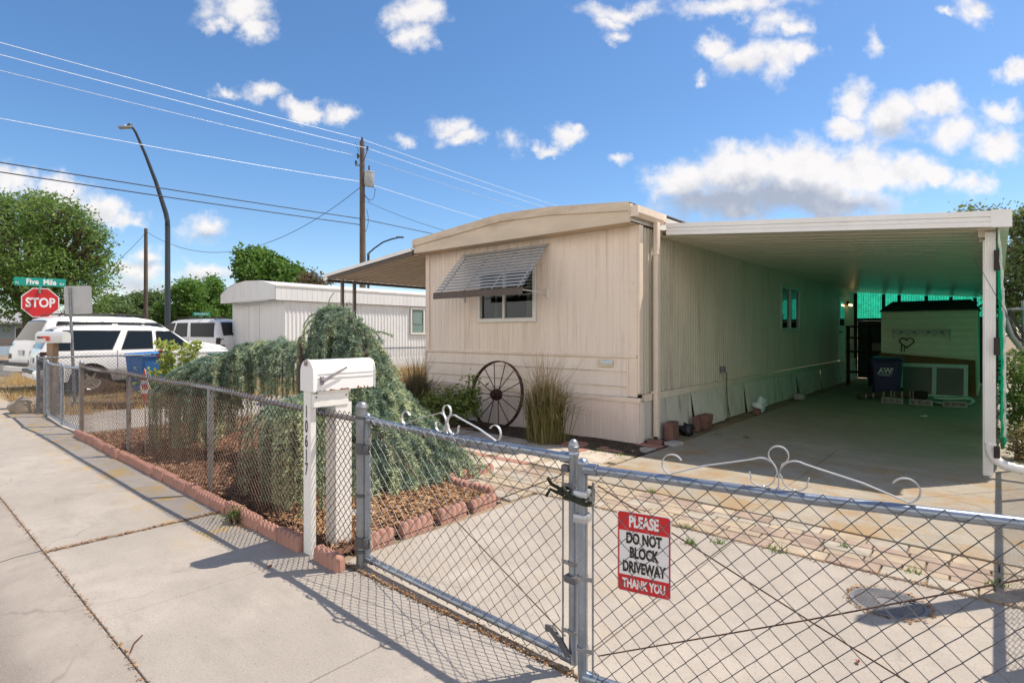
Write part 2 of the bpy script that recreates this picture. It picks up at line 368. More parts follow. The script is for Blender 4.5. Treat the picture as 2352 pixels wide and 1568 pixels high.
# the yellow blotches sit in a band next to the fence
def band(mat, y0, y1, x1, key=(.42,.27,.07)):
    t = mat.node_tree; c = t.nodes.new('ShaderNodeTexCoord'); s = t.nodes.new('ShaderNodeSeparateXYZ'); t.links.new(c.outputs['Object'], s.inputs[0])
    m = t.nodes.new('ShaderNodeMapRange'); m.interpolation_type = 'SMOOTHSTEP'; m.inputs[1].default_value = y0; m.inputs[2].default_value = y1; t.links.new(s.outputs['Y'], m.inputs[0])
    n = t.nodes.new('ShaderNodeMapRange'); n.interpolation_type = 'SMOOTHSTEP'; n.inputs[1].default_value = x1+.3; n.inputs[2].default_value = x1; t.links.new(s.outputs['X'], n.inputs[0])
    mu = t.nodes.new('ShaderNodeMath'); mu.operation = 'MULTIPLY'; t.links.new(m.outputs[0], mu.inputs[0]); t.links.new(n.outputs[0], mu.inputs[1])
    mixn = [x for x in t.nodes if x.type == 'MIX' and not x.inputs[7].is_linked and tuple(round(q, 2) for q in x.inputs[7].default_value)[:3] == key][0]
    old = mixn.inputs[0].links[0].from_socket
    m2 = t.nodes.new('ShaderNodeMath'); m2.operation = 'MULTIPLY'; t.links.new(old, m2.inputs[0]); t.links.new(mu.outputs[0], m2.inputs[1]); t.links.new(m2.outputs[0], mixn.inputs[0])
band(m_walk, -5.55, -5.2, -.6)
m_curb = concrete('gutter concrete', (0.326,0.288,0.250), (.2,.18,.16), .5, 1.6, 1.1)
def gutter_dirt(mat, key=(.2,.18,.16)):
    t = mat.node_tree; c = t.nodes.new('ShaderNodeTexCoord'); s = t.nodes.new('ShaderNodeSeparateXYZ'); t.links.new(c.outputs['Object'], s.inputs[0])
    n = t.nodes.new('ShaderNodeTexNoise'); n.inputs['Scale'].default_value = 3; n.inputs['Detail'].default_value = 5; t.links.new(c.outputs['Object'], n.inputs['Vector'])
    def mm(op, a, b):
        m = t.nodes.new('ShaderNodeMath'); m.operation = op
        for i, x in enumerate((a, b)):
            if isinstance(x, (int, float)): m.inputs[i].default_value = x
            else: t.links.new(x, m.inputs[i])
        return m.outputs[0]
    d = mm('ABSOLUTE', mm('ADD', mm('ADD', s.outputs['Y'], 6.52), mm('MULTIPLY', mm('SUBTRACT', n.outputs['Fac'], .5), .25)), 0)
    m = t.nodes.new('ShaderNodeMapRange'); m.interpolation_type = 'SMOOTHSTEP'; m.inputs[1].default_value = .20; m.inputs[2].default_value = .03; t.links.new(d, m.inputs[0])
    mixn = [x for x in t.nodes if x.type == 'MIX' and not x.inputs[7].is_linked and tuple(round(q, 2) for q in x.inputs[7].default_value)[:3] == key][0]
    t.links.new(mm('MULTIPLY', m.outputs[0], mm('MULTIPLY', n.outputs['Fac'], 1.5)), mixn.inputs[0])
gutter_dirt(m_curb)
m_drive = concrete('driveway concrete', (0.389,0.348,0.301), (.40,.27,.12), .25, 1.6, 1.6)
m_port = concrete('carport concrete', (.336,.300,.244), (.32,.18,.05), .55, 1.6, 1.9, (.47,.60)); band(m_port, 1.3, .3, 20, (.32,.18,.05))
m_path = concrete('path concrete', (0.372,0.339,0.305), None, 0, .8)
g = MB(); g.grid(lambda u, v: (-420+840*u, -300+900*v, -.17), 12, 12); o = lot(g, 'ground', m_dirt)
g = MB(); g.grid(lambda u, v: (-60+110*u, -4.87+120*v, -.02), 30, 30); lot(g, 'yard', m_dirt)
g = MB(); g.box(-420, 420, -16, -7.24, -.3, -.11); lot(g, 'road', m_asph)
g = MB(); g.box(-38, -23, -4.6, 300, -.3, -.006); g.m = 0; lot(g, 'side_road', m_asph)
g = MB()
js = [-60, -22.6, -18, -13.4, -10.8, -9.4, -8.05, -6.7, -5.35, -3.98, -2.6, -1.22, .18, 1.47, 2.85, 4.2, 5.6, 7, 8.4, 14]
for i in range(len(js)-1):
    w = .007 if js[i] in (-1.22,) else .0035; w2 = .007 if js[i+1] in (-1.22,) else .0035
    if js[i] > -22.7: g.box(js[i]+w, js[i+1]-w2, -6.10, -4.87, -.12, 0, .004)
lot(g, 'sidewalk', m_walk)
g = MB()
prof = [(-6.108,0),(-6.24,-.003),(-6.36,-.018),(-6.46,-.048),(-6.56,-.082),(-6.68,-.108),(-6.84,-.118),(-7.0,-.114),(-7.235,-.100)]
cj = [-22.6, -13.4, -7.4, -1.28, 1.9, 5.0, 14]
for i in range(len(cj)-1):
    x0, x1 = cj[i]+.006, cj[i+1]-.006
    n = len(prof); vs = [(x0, *p) for p in prof]+[(x1, *p) for p in prof]
    g.add(vs, [(k, k+1, n+k+1, n+k) for k in range(n-1)])
    g.add([(x0, prof[0][0], 0), (x1, prof[0][0], 0), (x1, prof[0][0], -.2), (x0, prof[0][0], -.2)], [(0,1,2,3)])
lot(g, 'kerb', m_curb, smooth=True)
g = MB()
g.box(.46, 2.26, -4.845, -2.775, -.12, .0, .004); g.box(2.268, 4.6, -4.845, -2.775, -.12, .0, .004)
lot(g, 'driveway', m_drive)
g = MB(); g.box(.42, 2.15, -2.03, 1.33, -.12, .004, .004); g.box(2.156, 4.35, -2.03, 1.33, -.12, .004, .004)
for i in range(4): g.box(.40, 4.3, 1.345+i*3.5, 1.345+i*3.5+3.488, -.12, .003, .004)
lot(g, 'carport_slab', m_port)
g = MB(); g.box(-9.35, -6.78, -4.85, -2.0, -.1, -.002, .004); g.box(-9.35, -6.78, -1.99, 2, -.1, -.002, .004); g.box(-9.35, -4.6, 2.01, 9, -.1, -.002, .004)
lot(g, 'path', m_path)
# paver band: two rows of soldier bricks between three rows of larger pavers
cols = [M('paver sand', (.400,.336,.252), .9, 0, .18, 5, 120, .5, .2), M('paver tan', (.384,.312,.228), .9, 0, .2, 5, 120, .5, .2),
        M('paver grey', (.376,.336,.276), .9, 0, .2, 5, 120, .5, .2), M('paver rose', (.328,.252,.200), .9, 0, .2, 5, 120, .5, .2)]
g = MB(); rr = random.Random(3)
y = -2.755
for row, hgt in enumerate((.165, .10, .165, .10, .165)):
    x = -.42 - rr.random()*.15
    while x < 4.55:
        L = rr.choice((.30,.24,.36)) if hgt > .12 else rr.choice((.21,.24))
        x1 = min(x+L, 4.6); g.m = rr.choice((0,0,1,1,2,2,3) if hgt > .12 else (3,2,1,3)); dz = rr.uniform(-.004,.004)
        if x1-x > .05: g.box(x+.005, x1-.005, y+.004, y+hgt-.004, -.06, .003+dz, .006)
        x = x1
    y += hgt
y = -3.10
for hgt in (.165, .165):
    x = -.41
    while x < .34:
        x1 = min(x+rr.choice((.24,.30,.20)), .40); g.m = rr.choice((0,1,2,2,3)); dz = rr.uniform(-.004,.004)
        if x1-x > .05: g.box(x+.005, x1-.005, y+.004, y+hgt-.004, -.06, .003+dz, .006)
        x = x1
    y += hgt
lot(g, 'paver_strip', cols)
# exposed aggregate squares with brick dividers in front of the home
def agg():
    t = NT('exposed aggregate'); v = t.coord('Object'); vo = t.n('ShaderNodeTexVoronoi'); vo.inputs['Scale'].default_value = 55; t.l(v, vo.inputs['Vector'])
    c = t.ramp(t.n('ShaderNodeSeparateColor').outputs[0], [(0, (.5,.45,.38)), (1, (.5,.45,.38))])
    s = t.n('ShaderNodeSeparateColor'); t.l(vo.outputs['Color'], s.inputs[0])
    c = t.ramp(s.outputs[0], [(.0, (.12,.10,.09)), (.25, (.40,.33,.26)), (.6, (.50,.44,.37)), (1, (.58,.50,.43))])
    c = t.mix(t.step(t.noise(3, 4, .6, v), .42, .62), c, (.52,.46,.38))
    t.bsdf(c, .85, 0, vo.outputs['Distance'], .6, .006, .2); return t.mat
m_agg = agg(); pink = M('pink paver', (.400,.200,.152), .9, 0, .14, 6, 120, .4, .2); cream = M('cream paver', (.480,.408,.336), .9, 0, .12, 6, 120, .4, .2)
g = MB(); rr = random.Random(5)
for ix in range(5):
    for iy in range(3):
        x0 = -2.92+ix*.66; y0 = -2.46+iy*.62-.0
        if x0+.5 > -.3 and iy == 0: continue
        g.m = 0; g.box(x0, x0+.53, y0, y0+.49, -.06, .0, .004)
        g.m = rr.choice((1,2,2,3,4)); g.box(x0+.54, x0+.65, y0, y0+.235, -.06, .002, .005); g.m = rr.choice((1,2,3,1)); g.box(x0+.54, x0+.65, y0+.245, y0+.49, -.06, .003, .005)
        for k in range(2):
            g.m = 3 if iy == 0 else rr.choice((3,1,2,4,2)); g.box(x0+k*.27, x0+k*.27+.26, y0+.50, y0+.61, -.06, .003, .005)
g.m = 3
for x0, x1, y0, y1 in ((-.20,.18,-1.86,-1.66),(-.15,.20,-1.12,-.93)): pass
g.m = 3; g.prism([(-.62+.19*math.cos(R(a)), -.62+.19*math.sin(R(a))) for a in range(0,360,20)], -.05, .012, 'z')
g.m = 3; g.box(-.24, .24, -.70, -.50, -.06, .010, .006); g.m = 0; g.box(-.22, .36, -.48, -.16, -.06, .004, .004); g.m = 3; g.box(.02, .37, -.13, .05, -.06, .012, .006)
lot(g, 'patio', [m_agg]+[cols[0], cols[1], pink, cream])
# planting bed: mulch ground, and soil along the foot of the home
m_mulchbase = M('mulch base', (.16,.085,.055), .95, 0, .4, 9, 90, .8, .1)
m_soil = M('dark soil', (.085,.065,.05), .95, 0, .4, 6, 80, .8, .1)
def bumpy(x0, x1, y0, y1, nx, ny, h, amp):
    g = MB(); g.grid(lambda u, v: (x0+(x1-x0)*u, y0+(y1-y0)*v, h + amp*mnoise.noise(Vector((u*nx*.25, v*ny*.25, 3.3)))), nx, ny); return g
g = bumpy(-6.45, .36, -4.84, -3.14, 70, 24, .012, .02)
for x0, x1, y0, y1 in ((-6.45,-.47,-3.14,-2.48),(-6.45,-2.95,-2.48,-1.2)):
    b_ = bumpy(x0, x1, y0, y1, 50, 12, .012, .02); g.add(b_.v, b_.f)
lot(g, 'garden_bed', m_mulchbase, smooth=True)
lot(bumpy(-4.6, .40, -.78, .3, 50, 12, .004, .016), 'soil_border', m_soil, smooth=True)
m_chip = leafmat('mulch chips', (.10,.045,.03), (.23,.115,.075), (.44,.29,.19), .9, 0.0)
def chips(name, n, fx, size, mat, lift=.0, flat=.35):
    V = np.zeros((n*4, 3)); k = 0
    while k < n:
        p = fx()
        if p is None: continue
        L = size*RNG.uniform(.5, 1.6); w = L*RNG.uniform(.25, .6); a = RNG.uniform(0, 6.28)
        t = np.array([math.cos(a), math.sin(a), RNG.uniform(-flat, flat)]); s_ = np.array([-math.sin(a), math.cos(a), RNG.uniform(-flat, flat)])
        c = np.array(p)+np.array([0,0,lift+RNG.uniform(0,.012)])
        V[k*4:k*4+4] = [c-t*L/2-s_*w/2, c+t*L/2-s_*w/2, c+t*L/2+s_*w/2, c-t*L/2+s_*w/2]; k += 1
    o = raw(name, V, 4, mat); o.location = H(0,0,0); o.rotation_euler = (0,0,HROT); o['kind'] = 'stuff'; return o
def inbed():
    a, d = RNG.uniform(-6.4,.28), RNG.uniform(-4.8,-1.3)
    if (d > -3.2 and a > -.55) or (d > -2.5 and a > -3.0): return None
    return (a, d, .03)
chips('mulch', 28000, inbed, .028, m_chip)
m_litter = leafmat('leaf litter', (.13,.06,.03), (.30,.16,.075), (.50,.34,.19), .9, .1)
chips('leaf_litter', 3200, lambda: (lambda a: (a, RNG.uniform(-4.75,-3.2), .04) if a < .27 else None)(RNG.normal(-.15,.35)), .032, m_litter, .005)
def near_edges():
    k = RNG.integers(0, 5)
    if k == 0: return (RNG.uniform(-6,3), -6.104+RNG.normal(0,.010), .003)
    if k == 1: return (RNG.uniform(.3,4.5), -2.77+RNG.normal(0,.02), .006)
    if k == 2: return (RNG.uniform(.3,2.4), -4.86+RNG.normal(0,.015), .004)
    if k == 3: return (RNG.uniform(-3,.4), RNG.uniform(-.9,-.2), .01)
    return (-1.22+RNG.normal(0,.01), RNG.uniform(-6.1,-4.9), .004)
chips('joint_debris', 5000, near_edges, .011, m_litter)

# ---- grass as blades
def blades(name, n, fx, hgt, width, mat, lean=.35, kind='stuff', parent=None):
    V = np.zeros((n*3, 3))
    for k in range(n):
        x, y, z = fx(); a = RNG.uniform(0, 6.28); h = hgt*RNG.uniform(.45, 1.15); l = RNG.normal(0, lean)*h; b = RNG.uniform(0, 6.28)
        w = width*RNG.uniform(.7,1.3); dx, dy = math.cos(a)*w, math.sin(a)*w
        V[k*3:k*3+3] = [(x-dx, y-dy, z), (x+dx, y+dy, z), (x+math.cos(b)*l, y+math.sin(b)*l, z+h)]
    o = raw(name, V, 3, mat, parent, 3)
    if parent is None: o.location = H(0,0,0); o.rotation_euler = (0,0,HROT); o['kind'] = kind
    return o
m_dry = leafmat('dry grass', (.36,.24,.10), (.52,.37,.17), (.66,.50,.27), .8, .35)
m_mixgrass = leafmat('parched grass', (.15,.17,.05), (.38,.29,.12), (.55,.43,.22), .8, .3)
m_weed = leafmat('weed green', (.05,.12,.02), (.10,.20,.035), (.2,.3,.07), .6, .35)
blades('dry_grass', 12000, lambda: (RNG.uniform(-13.5,-9.95), RNG.uniform(3,13), 0), .42, .006, m_dry, .4)
blades('parched_grass', 15000, lambda: (-22+12*RNG.uniform(0,1)**.7, RNG.uniform(-4.8, 2), -.02), .10, .006, m_mixgrass, .7)
def tufts():
    j = RNG.integers(0, len(TUFT)); a, d, s = TUFT[j]; return (a+RNG.normal(0,s), d+RNG.normal(0,s*.6), 0)
TUFT = [(-22+i*1.0+RNG.normal(0,.3), -4.7+RNG.uniform(0,3), .3) for i in range(12)]+[(-9.4,-4.3,.25),(-9.7,-3.3,.3),(-9.6,-2.2,.3),(-9.7,-1,.3),(-9.6,0,.4),(-9.7,1.5,.4)]
blades('grass_tufts', 6000, tufts, .22, .006, m_dry, .5)
TUFT = [(1.9,-2.76,.03),(2.55,-2.78,.025),(3.3,-2.6,.03),(2.9,-2.4,.02),(1.25,-2.05,.02),(3.7,-2.5,.03),(.6,1.35,.03),(1.0,1.36,.02),(-.1,-.75,.1),(.25,-.85,.08),(-6.3,-4.7,.08),(-5.3,-4.75,.06),(2.2,-2.9,.02),(2.05,-3.05,.02)]
blades('joint_weeds', 420, tufts, .055, .0035, m_weed, .7)

# ================================================================== MOBILE HOME
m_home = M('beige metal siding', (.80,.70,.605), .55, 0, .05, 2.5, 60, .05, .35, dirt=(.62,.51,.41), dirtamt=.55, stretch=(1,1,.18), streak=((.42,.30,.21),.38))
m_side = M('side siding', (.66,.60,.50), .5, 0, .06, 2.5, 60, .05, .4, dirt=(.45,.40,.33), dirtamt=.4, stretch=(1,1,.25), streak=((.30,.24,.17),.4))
m_trim = M('beige trim', (.78,.66,.55), .5, 0, .06, 3, 60, .05, .4, dirt=(.47,.38,.30), dirtamt=.45)
m_fascia = M('weathered fascia', (.68,.57,.44), .5, 0, .10, 3, 50, .08, .4, dirt=(.42,.31,.20), dirtamt=.8, stretch=(.5,1,2.5))
m_roofm = M('roof sheet', (.55,.53,.50), .5, .3, .15, 2, 40, .1)
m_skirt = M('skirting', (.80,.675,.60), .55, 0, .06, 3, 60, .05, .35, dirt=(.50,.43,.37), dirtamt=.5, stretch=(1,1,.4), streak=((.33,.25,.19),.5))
m_alu = M('window aluminium', (.68,.67,.63), .4, .1, .06, 6, 60, .05)
m_pane = glass('window glass', (.62,.66,.66), .0)
m_inside = M('dim interior', (.10,.085,.07), .9)
m_curtain = M('curtain', (.45,.42,.30), .9, 0, .15, 20, 60, .2, stretch=(1,1,.1))
m_slat = M('awning slat', (.37,.39,.41), .45, .2, .1, 5, 60, .05)
m_brown = M('brown trim', (.10,.075,.065), .5, 0, .15, 5, 60, .05)
def groove_cols(x0, x1, pitch, gw, dep, seed=0):
    rr = random.Random(seed); xs = [(x0, 0)]; x = x0+pitch*.5
    while x < x1-gw: xs += [(x, 0), (x+gw*.5, dep), (x+gw, 0)]; x += pitch*rr.choice((1, 1, .55, 1.25))
    xs.append((x1, 0)); return xs
def sine_cols(x0, x1, pitch, dep):
    n = max(2, int((x1-x0)/pitch*6)); return [(x0+(x1-x0)*i/n, dep*.5*(1-math.cos(2*math.pi*(x0+(x1-x0)*i/n)/pitch))) for i in range(n+1)]
def rib_cols(x0, x1, pitch, dep):
    xs = []; x = math.floor(x0/pitch)*pitch
    while x < x1:
        xs += [(q, o) for q, o in ((x+.0,.0),(x+pitch*.52,0),(x+pitch*.60,dep),(x+pitch*.90,dep)) if x0 < q < x1]; x += pitch
    return [(x0,0)]+xs+[(x1,0)]
def box_cols(x0, x1, pitch, flat, dep):
    xs = []; x = x0
    while x < x1: xs += [(x, 0), (min(x+flat, x1), 0), (min(x+flat+.012, x1), dep), (min(x+pitch-.012, x1), dep)]; x += pitch
    xs.append((x1, 0)); return xs
def wall_cols(mb, cols, z0, z1, c, axis, sign, lean=0.0):
    """ribbed sheet: axis 'x' = wall along x at y=c, axis 'y' = wall along y at x=c; sign = outward direction; z may be functions"""
    f0 = z0 if callable(z0) else (lambda x: z0); f1 = z1 if callable(z1) else (lambda x: z1); vs = []
    for x, o in cols:
        for z, l in ((f0(x), lean), (f1(x), 0)):
            q = c + sign*(l - o); vs.append((x, q, z) if axis == 'x' else (q, x, z))
    n = len(cols); mb.add(vs, [(i*2, i*2+2, i*2+3, i*2+1) for i in range(n-1)])
home = hthing('mobile_home', 'long beige ribbed metal mobile home with a low bowed roof behind the gates', 'mobile home', 0, 0)
HX = -4.41; HD = 17.0
mb = MB()
for x0, x1, z0, z1 in ((HX, -3.034, 1.18, 3.0), (-1.787, 0, 1.18, 3.0), (-3.034, -1.787, 1.18, 1.71), (-3.034, -1.787, 2.56, 3.0)):
    cc_ = [c for c in groove_cols(HX, 0, .098, .022, .009, 2) if x0 < c[0] < x1]
    wall_cols(mb, [(x0,0)]+cc_+[(x1,0)], z0, z1, 0, 'x', -1)
# screw heads along two lines
for z in (1.42, 2.62):
    for i in range(26):
        x = HX+.12+i*.165
        if not (-3.1 < x < -1.75) or z < 1.5: mb.ball((x, -.002, z), .006, 6, 4)
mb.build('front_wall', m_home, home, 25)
mb = MB()
SW0, SW1, SZ0, SZ1 = 6.67, 8.26, 1.59, 2.59; DO0, DO1 = 12.75, 13.65
for y0, y1, z0, z1 in ((0, SW0, .66, 2.98), (SW1, DO0, .66, 2.98), (SW0, SW1, .66, SZ0), (SW0, SW1, SZ1, 2.98), (DO0, DO1, 2.66, 2.98), (DO1, HD, .66, 2.98)):
    wall_cols(mb, rib_cols(y0, y1, .095, .040), z0, z1, 0, 'y', 1)
mb.box(HX, -.02, HD-.02, HD, .5, 3.0); mb.box(HX, HX+.02, .02, HD-.03, .5, 3.0)
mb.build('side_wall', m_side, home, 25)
mb = MB()   # clapboard band, belt trims, corner boards
for z0, z1 in ((.625,.76),(.765,.97),(.975,1.165)):
    mb.prism([(-.004, z1), (-.026, z0), (-.008, z0), (.004, z1)], HX+.02, -.16, 'x')
mb.build('clapboard_band', m_home, home)
mb = MB()
mb.box(HX-.004, -.008, -.032, -.003, 1.166, 1.205, .004); mb.box(-.158, -.128, -.03, -.003, .63, 1.164, .004)
mb.box(-.13+.004, .0, -.022, -.002, 1.206, 2.985, .004); mb.box(-.126, .0, -.022, -.002, .632, 1.165, .004); mb.box(HX-.006, HX+.10, -.022, -.002, 1.206, 2.985, .004); mb.box(HX-.006, HX+.018, -.03, -.002, .63, 1.165, .003)
mb.box(.002, .035, -.02, .09, .68, 2.985, .004)
mb.box(HX-.012, .07, -.075, -.004, .56, .622, .006)
mb.box(.004, .055, .10, HD, .565, .66, .006); mb.box(.004, .045, .42, HD, 2.90, 2.975, .005)
mb.build('trim', m_trim, home)
mb = MB()
wall_cols(mb, groove_cols(HX, .05, .135, .02, .008, 4), 0, .56, -.058, 'x', -1)
wall_cols(mb, groove_cols(-.058, .10, .07, .02, .006, 4), 0, .56, .05, 'y', 1)
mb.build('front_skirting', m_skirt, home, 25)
mb = MB()
x = .42; rr = random.Random(8)
while x < HD-.3:
    x1 = min(x+1.22, HD); le = rr.uniform(.03,.10)
    wall_cols(mb, sine_cols(x, x1-.006, .05, .008), .0, .566, .05, 'y', 1, le); x = x1
mb.box(.0, .04, .12, .40, .02, .56)
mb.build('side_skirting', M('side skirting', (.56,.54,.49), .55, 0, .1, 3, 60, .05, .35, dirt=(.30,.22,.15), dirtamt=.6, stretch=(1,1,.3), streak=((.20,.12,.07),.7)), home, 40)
# bowed roof
RP = [(.03,3.240),(-1.32,3.368),(-2.29,3.400),(-4.47,3.226)]
mb = MB(); n = len(RP)
mb.add([(x,-.27,z+.004) for x, z in RP]+[(x,HD+.2,z+.004) for x, z in RP], [(i,i+1,n+i+1,n+i) for i in range(n-1)])
mb.add([(.03,-.25,3.0),(-4.47,-.25,3.0),(-4.47,HD,3.0),(.03,HD,3.0)], [(0,1,2,3)])
mb.box(.0,.03,-.25,HD,3.0,3.2); mb.box(-4.47,-4.44,-.25,HD,3.0,3.2)
roof = mb.build('roof', m_roofm, home, 30)
mb = MB()
for i in range(n-1):
    (xa, za), (xb, zb) = RP[i], RP[i+1]
    e = .003
    mb.add([(xa-e,-.285,za+.012),(xb+e,-.285,zb+.012),(xb+e,-.285,zb-.11),(xa-e,-.285,za-.11),(xa-e,-.24,za+.012),(xb+e,-.24,zb+.012),(xb+e,-.24,zb-.11),(xa-e,-.24,za-.11)],
           [(0,1,2,3),(4,5,1,0),(3,2,6,7)])
for xq in (-.65*0+.03, -4.47): mb.box(xq-.012, xq+.012, -.288, -.2, 3.09, 3.225)
for xq, zq in ((-1.32,3.368),(-2.29,3.400)): mb.box(xq-.004, xq+.004, -.288, -.284, zq-.112, zq+.013)
mb.build('roof_edge_band', m_fascia, home)
mb = MB(); pts = [(x, z-.105) for x, z in RP]
mb.prism([(x, z) for x, z in pts]+[(-4.46,2.985),(.02,2.985)], -.262, -.235, 'y'); mb.box(-4.46,.02,-.268,-.262,2.985,3.01)
mb.build('gable_fascia', m_fascia, home)
mb = MB(); mb.box(-4.44, .0, -.236, -.004, 2.982, 2.995); mb.build('soffit', M('soffit', (.60,.47,.32), .6, 0, .08, 3, 50, .05), home)
# eave gutter and downpipe
mb = MB(); mb.prism([(.034,3.20),(.034,3.06),(.10,3.05),(.145,3.10),(.15,3.19),(.142,3.19),(.137,3.105),(.098,3.06),(.042,3.068),(.042,3.20)], -.27, .56, 'y'); mb.box(.034,.15,-.275,-.268,3.05,3.195); mb.box(.034,.15,.555,.562,3.05,3.195)
mb.build('eave_gutter', m_trim, home)
mb = MB(); mb.box(.07,.135,.31,.40,.06,3.06,.008); mb.box(.04,.142,.30,.41,.66,.69,.003); mb.box(.04,.142,.30,.41,2.6,2.63,.003)
mb.build('downpipe', m_trim, home)
# front window
def window(parent, kind, x0, x1, z0, z1, c, axis, sign, mull=.48, frame=m_alu, pane=m_pane, curtain=None):
    def bx(m, a0, a1, d0, d1, q0, q1, ch=.004):
        if sign < 0: d0, d1 = -d1, -d0
        if axis == 'x': m.box(a0, a1, c+d0, c+d1, q0, q1, ch)
        else: m.box(c+d0, c+d1, a0, a1, q0, q1, ch)
    w = MB(); t = .045
    bx(w, x0-.02, x1+.02, -.05, .03, z0-.02, z0+t); bx(w, x0-.02, x1+.02, -.05, .03, z1-t, z1+.02)
    bx(w, x0-.02, x0+t, -.05, .028, z0+t, z1-t); bx(w, x1-t, x1+.02, -.05, .028, z0+t, z1-t)
    xm = x0+(x1-x0)*mull; bx(w, xm-.022, xm+.022, -.045, .015, z0+t, z1-t)
    win = w.build(kind, frame, parent)
    w = MB(); bx(w, x0+t, xm-.02, -.032, -.028, z0+t, z1-t, 0); bx(w, xm+.02, x1-t, -.020, -.016, z0+t, z1-t, 0); w.build('pane', pane, win)
    w = MB(); bx(w, x0-.3, x1+.3, -1.2, -1.18, z0-.4, z1+.3, 0)
    bx(w, x0-.3, x1+.3, -1.18, -.06, z1+.1, z1+.12, 0); bx(w, x0-.3, x1+.3, -1.18, -.06, z0-.12, z0-.1, 0); bx(w, x0-.1, x0-.08, -1.18, -.06, z0-.1, z1+.1, 0); bx(w, x1+.08, x1+.1, -1.18, -.06, z0-.1, z1+.1, 0)
    w.build('room_lining', m_inside, win)
    if curtain:
        w = MB()
        for a0, a1 in curtain:
            w = MB(); cs = sine_cols(a0, a1, .05, .03); wall_cols(w, cs, z0+.02, z1, c-.11*sign if sign > 0 else c+.11, axis, sign); w.build('curtain', m_curtain, win, True)
    return win
window(home, 'front_window', -3.034, -1.787, 1.71, 2.56, 0, 'x', -1, .46, curtain=((-2.08,-1.80),(-2.78,-2.70)))
side_green = glass('side window glass', (.4,.45,.45), .15)
window(home, 'side_window', SW0, SW1, SZ0, SZ1, 0, 'y', 1, .5, pane=side_green)
mb = MB(); mb.box(-.05, .02, DO0, DO1, .68, 2.66, .006); door = mb.build('door', white_paint, home)
mb = MB(); mb.box(.021, .028, DO0+.12, DO1-.12, 1.75, 2.5); mb.build('pane', side_green, door)
mb = MB(); mb.lathe([(.001,.0),(.03,.0),(.03,.03),(.012,.035),(.012,.06),(.03,.07),(.03,.09),(.001,.095)], 12, (.02, DO0+.08, 1.55), 'x'); mb.build('handle', galv, door, 30)
mb = MB(); mb.box(.02,.10, DO1+.2, DO1+.3, 2.42, 2.56, .01); lamp = mb.build('wall_lamp', black, home)
bulb = bpy.data.materials.new('lit bulb'); bulb.use_nodes = True; _b = bulb.node_tree.nodes['Principled BSDF']; _b.inputs['Emission Color'].default_value = (1,.62,.25,1); _b.inputs['Emission Strength'].default_value = 7
for dy in (-.10, .16):
    mb = MB(); mb.ball((.13, DO1+.25+dy, 2.42), .032, 12, 8); mb.build('bulb', bulb, lamp, True)
# slatted window awning
mb = MB(); ns = 13
for i in range(ns):
    t0 = i/ns; y0, z0 = -.63*t0-.01, 2.89-.70*t0; y1, z1 = y0-.056, z0-.026
    mb.add([(-3.42,y0,z0),(-1.51,y0,z0),(-1.51,y1,z1),(-3.42,y1,z1),(-3.42,y0,z0-.005),(-1.51,y0,z0-.005),(-1.51,y1,z1-.012),(-3.42,y1,z1-.012)],
           [(0,1,2,3),(4,7,6,5),(0,3,7,4),(1,5,6,2),(3,2,6,7),(0,4,5,1)])
aw = mb.build('window_awning', m_slat, home)
mb = MB()
for x in (-3.30,-2.75,-2.15,-1.62): mb.add([(x-.012,-.02,2.862),(x+.012,-.02,2.862),(x+.012,-.67,2.148),(x-.012,-.67,2.148),(x-.012,-.02,2.84),(x+.012,-.02,2.84),(x+.012,-.67,2.13),(x-.012,-.67,2.13)], [(0,1,2,3),(4,7,6,5),(0,3,7,4),(1,5,6,2)])
for x in (-3.38,-1.55): mb.tube([(x,-.66,2.15),(x,-.0,2.12)], .008, 6); mb.box(x-.012,x+.012,-.03,0,2.05,2.2)
mb.build('awning_bracket', m_alu, aw)
mb = MB(); mb.box(-3.44,-1.49,-.685,-.672,2.075,2.165,.003); mb.box(-3.44,-1.49,-.682,-.655,2.168,2.185,.003); mb.build('awning_valance', m_brown, aw)
mb = MB(); mb.box(-.62,-.37,-.042,-.024,1.03,1.13,.004); tag_ = mb.build('name_plate', M('cream plate', (.62,.55,.40), .5), home)
mb = MB(); mb.box(-.56,-.38,-.047,-.043,1.075,1.12); mb.build('plate_window', M('pale blue plate', (.55,.68,.80), .4), tag_)

# ================================================================== CARPORT
m_cwhite = M('carport white', (.85,.85,.84), .4, .05, .05, 3, 60, .05, .4, dirt=(.6,.58,.54), dirtamt=.25)
m_ceil = M('carport pan underside', (.84,.78,.66), .32, .0, .06, 2, 50, .02, .8)
port = hthing('carport', 'white metal carport with ribbed ceiling on the right side of the home', 'carport', 3.62, .88)
def pl(a, d): return (a-3.62, d-.88)                          # carport coordinates
def cz(a): return 2.915 + (2.573-2.915)*(a/3.71)
mb = MB(); d0, d1 = .60, 15.2; pitch = .10; vs = []; k = 0; cs = []
d = d0
while d < d1: cs += [(d,0),(d+.225,0),(d+.232,.10),(d+.286,.10)] if k % 2 == 0 else [(d,0),(d+.02,.0)]; cs = cs if k % 2 == 0 else cs[:-2]; d += .29
A0, A1 = .04, 3.70
for d, o in cs:
    for a in (A0, A1):
        q = pl(a, d); vs.append((q[0], q[1], cz(a)+o))
n = len(cs); mb.add(vs, [(i*2,i*2+1,i*2+3,i*2+2) for i in range(n-1)])
mb.build('ceiling', m_ceil, port)
mb = MB(); vs = []
for d in (d0-.02, d1):
    for a in (A0, A1): q = pl(a, d); vs.append((q[0], q[1], cz(a)+.075))
mb.add(vs, [(0,1,3,2)]); mb.build('roof_sheet', m_cwhite, port)
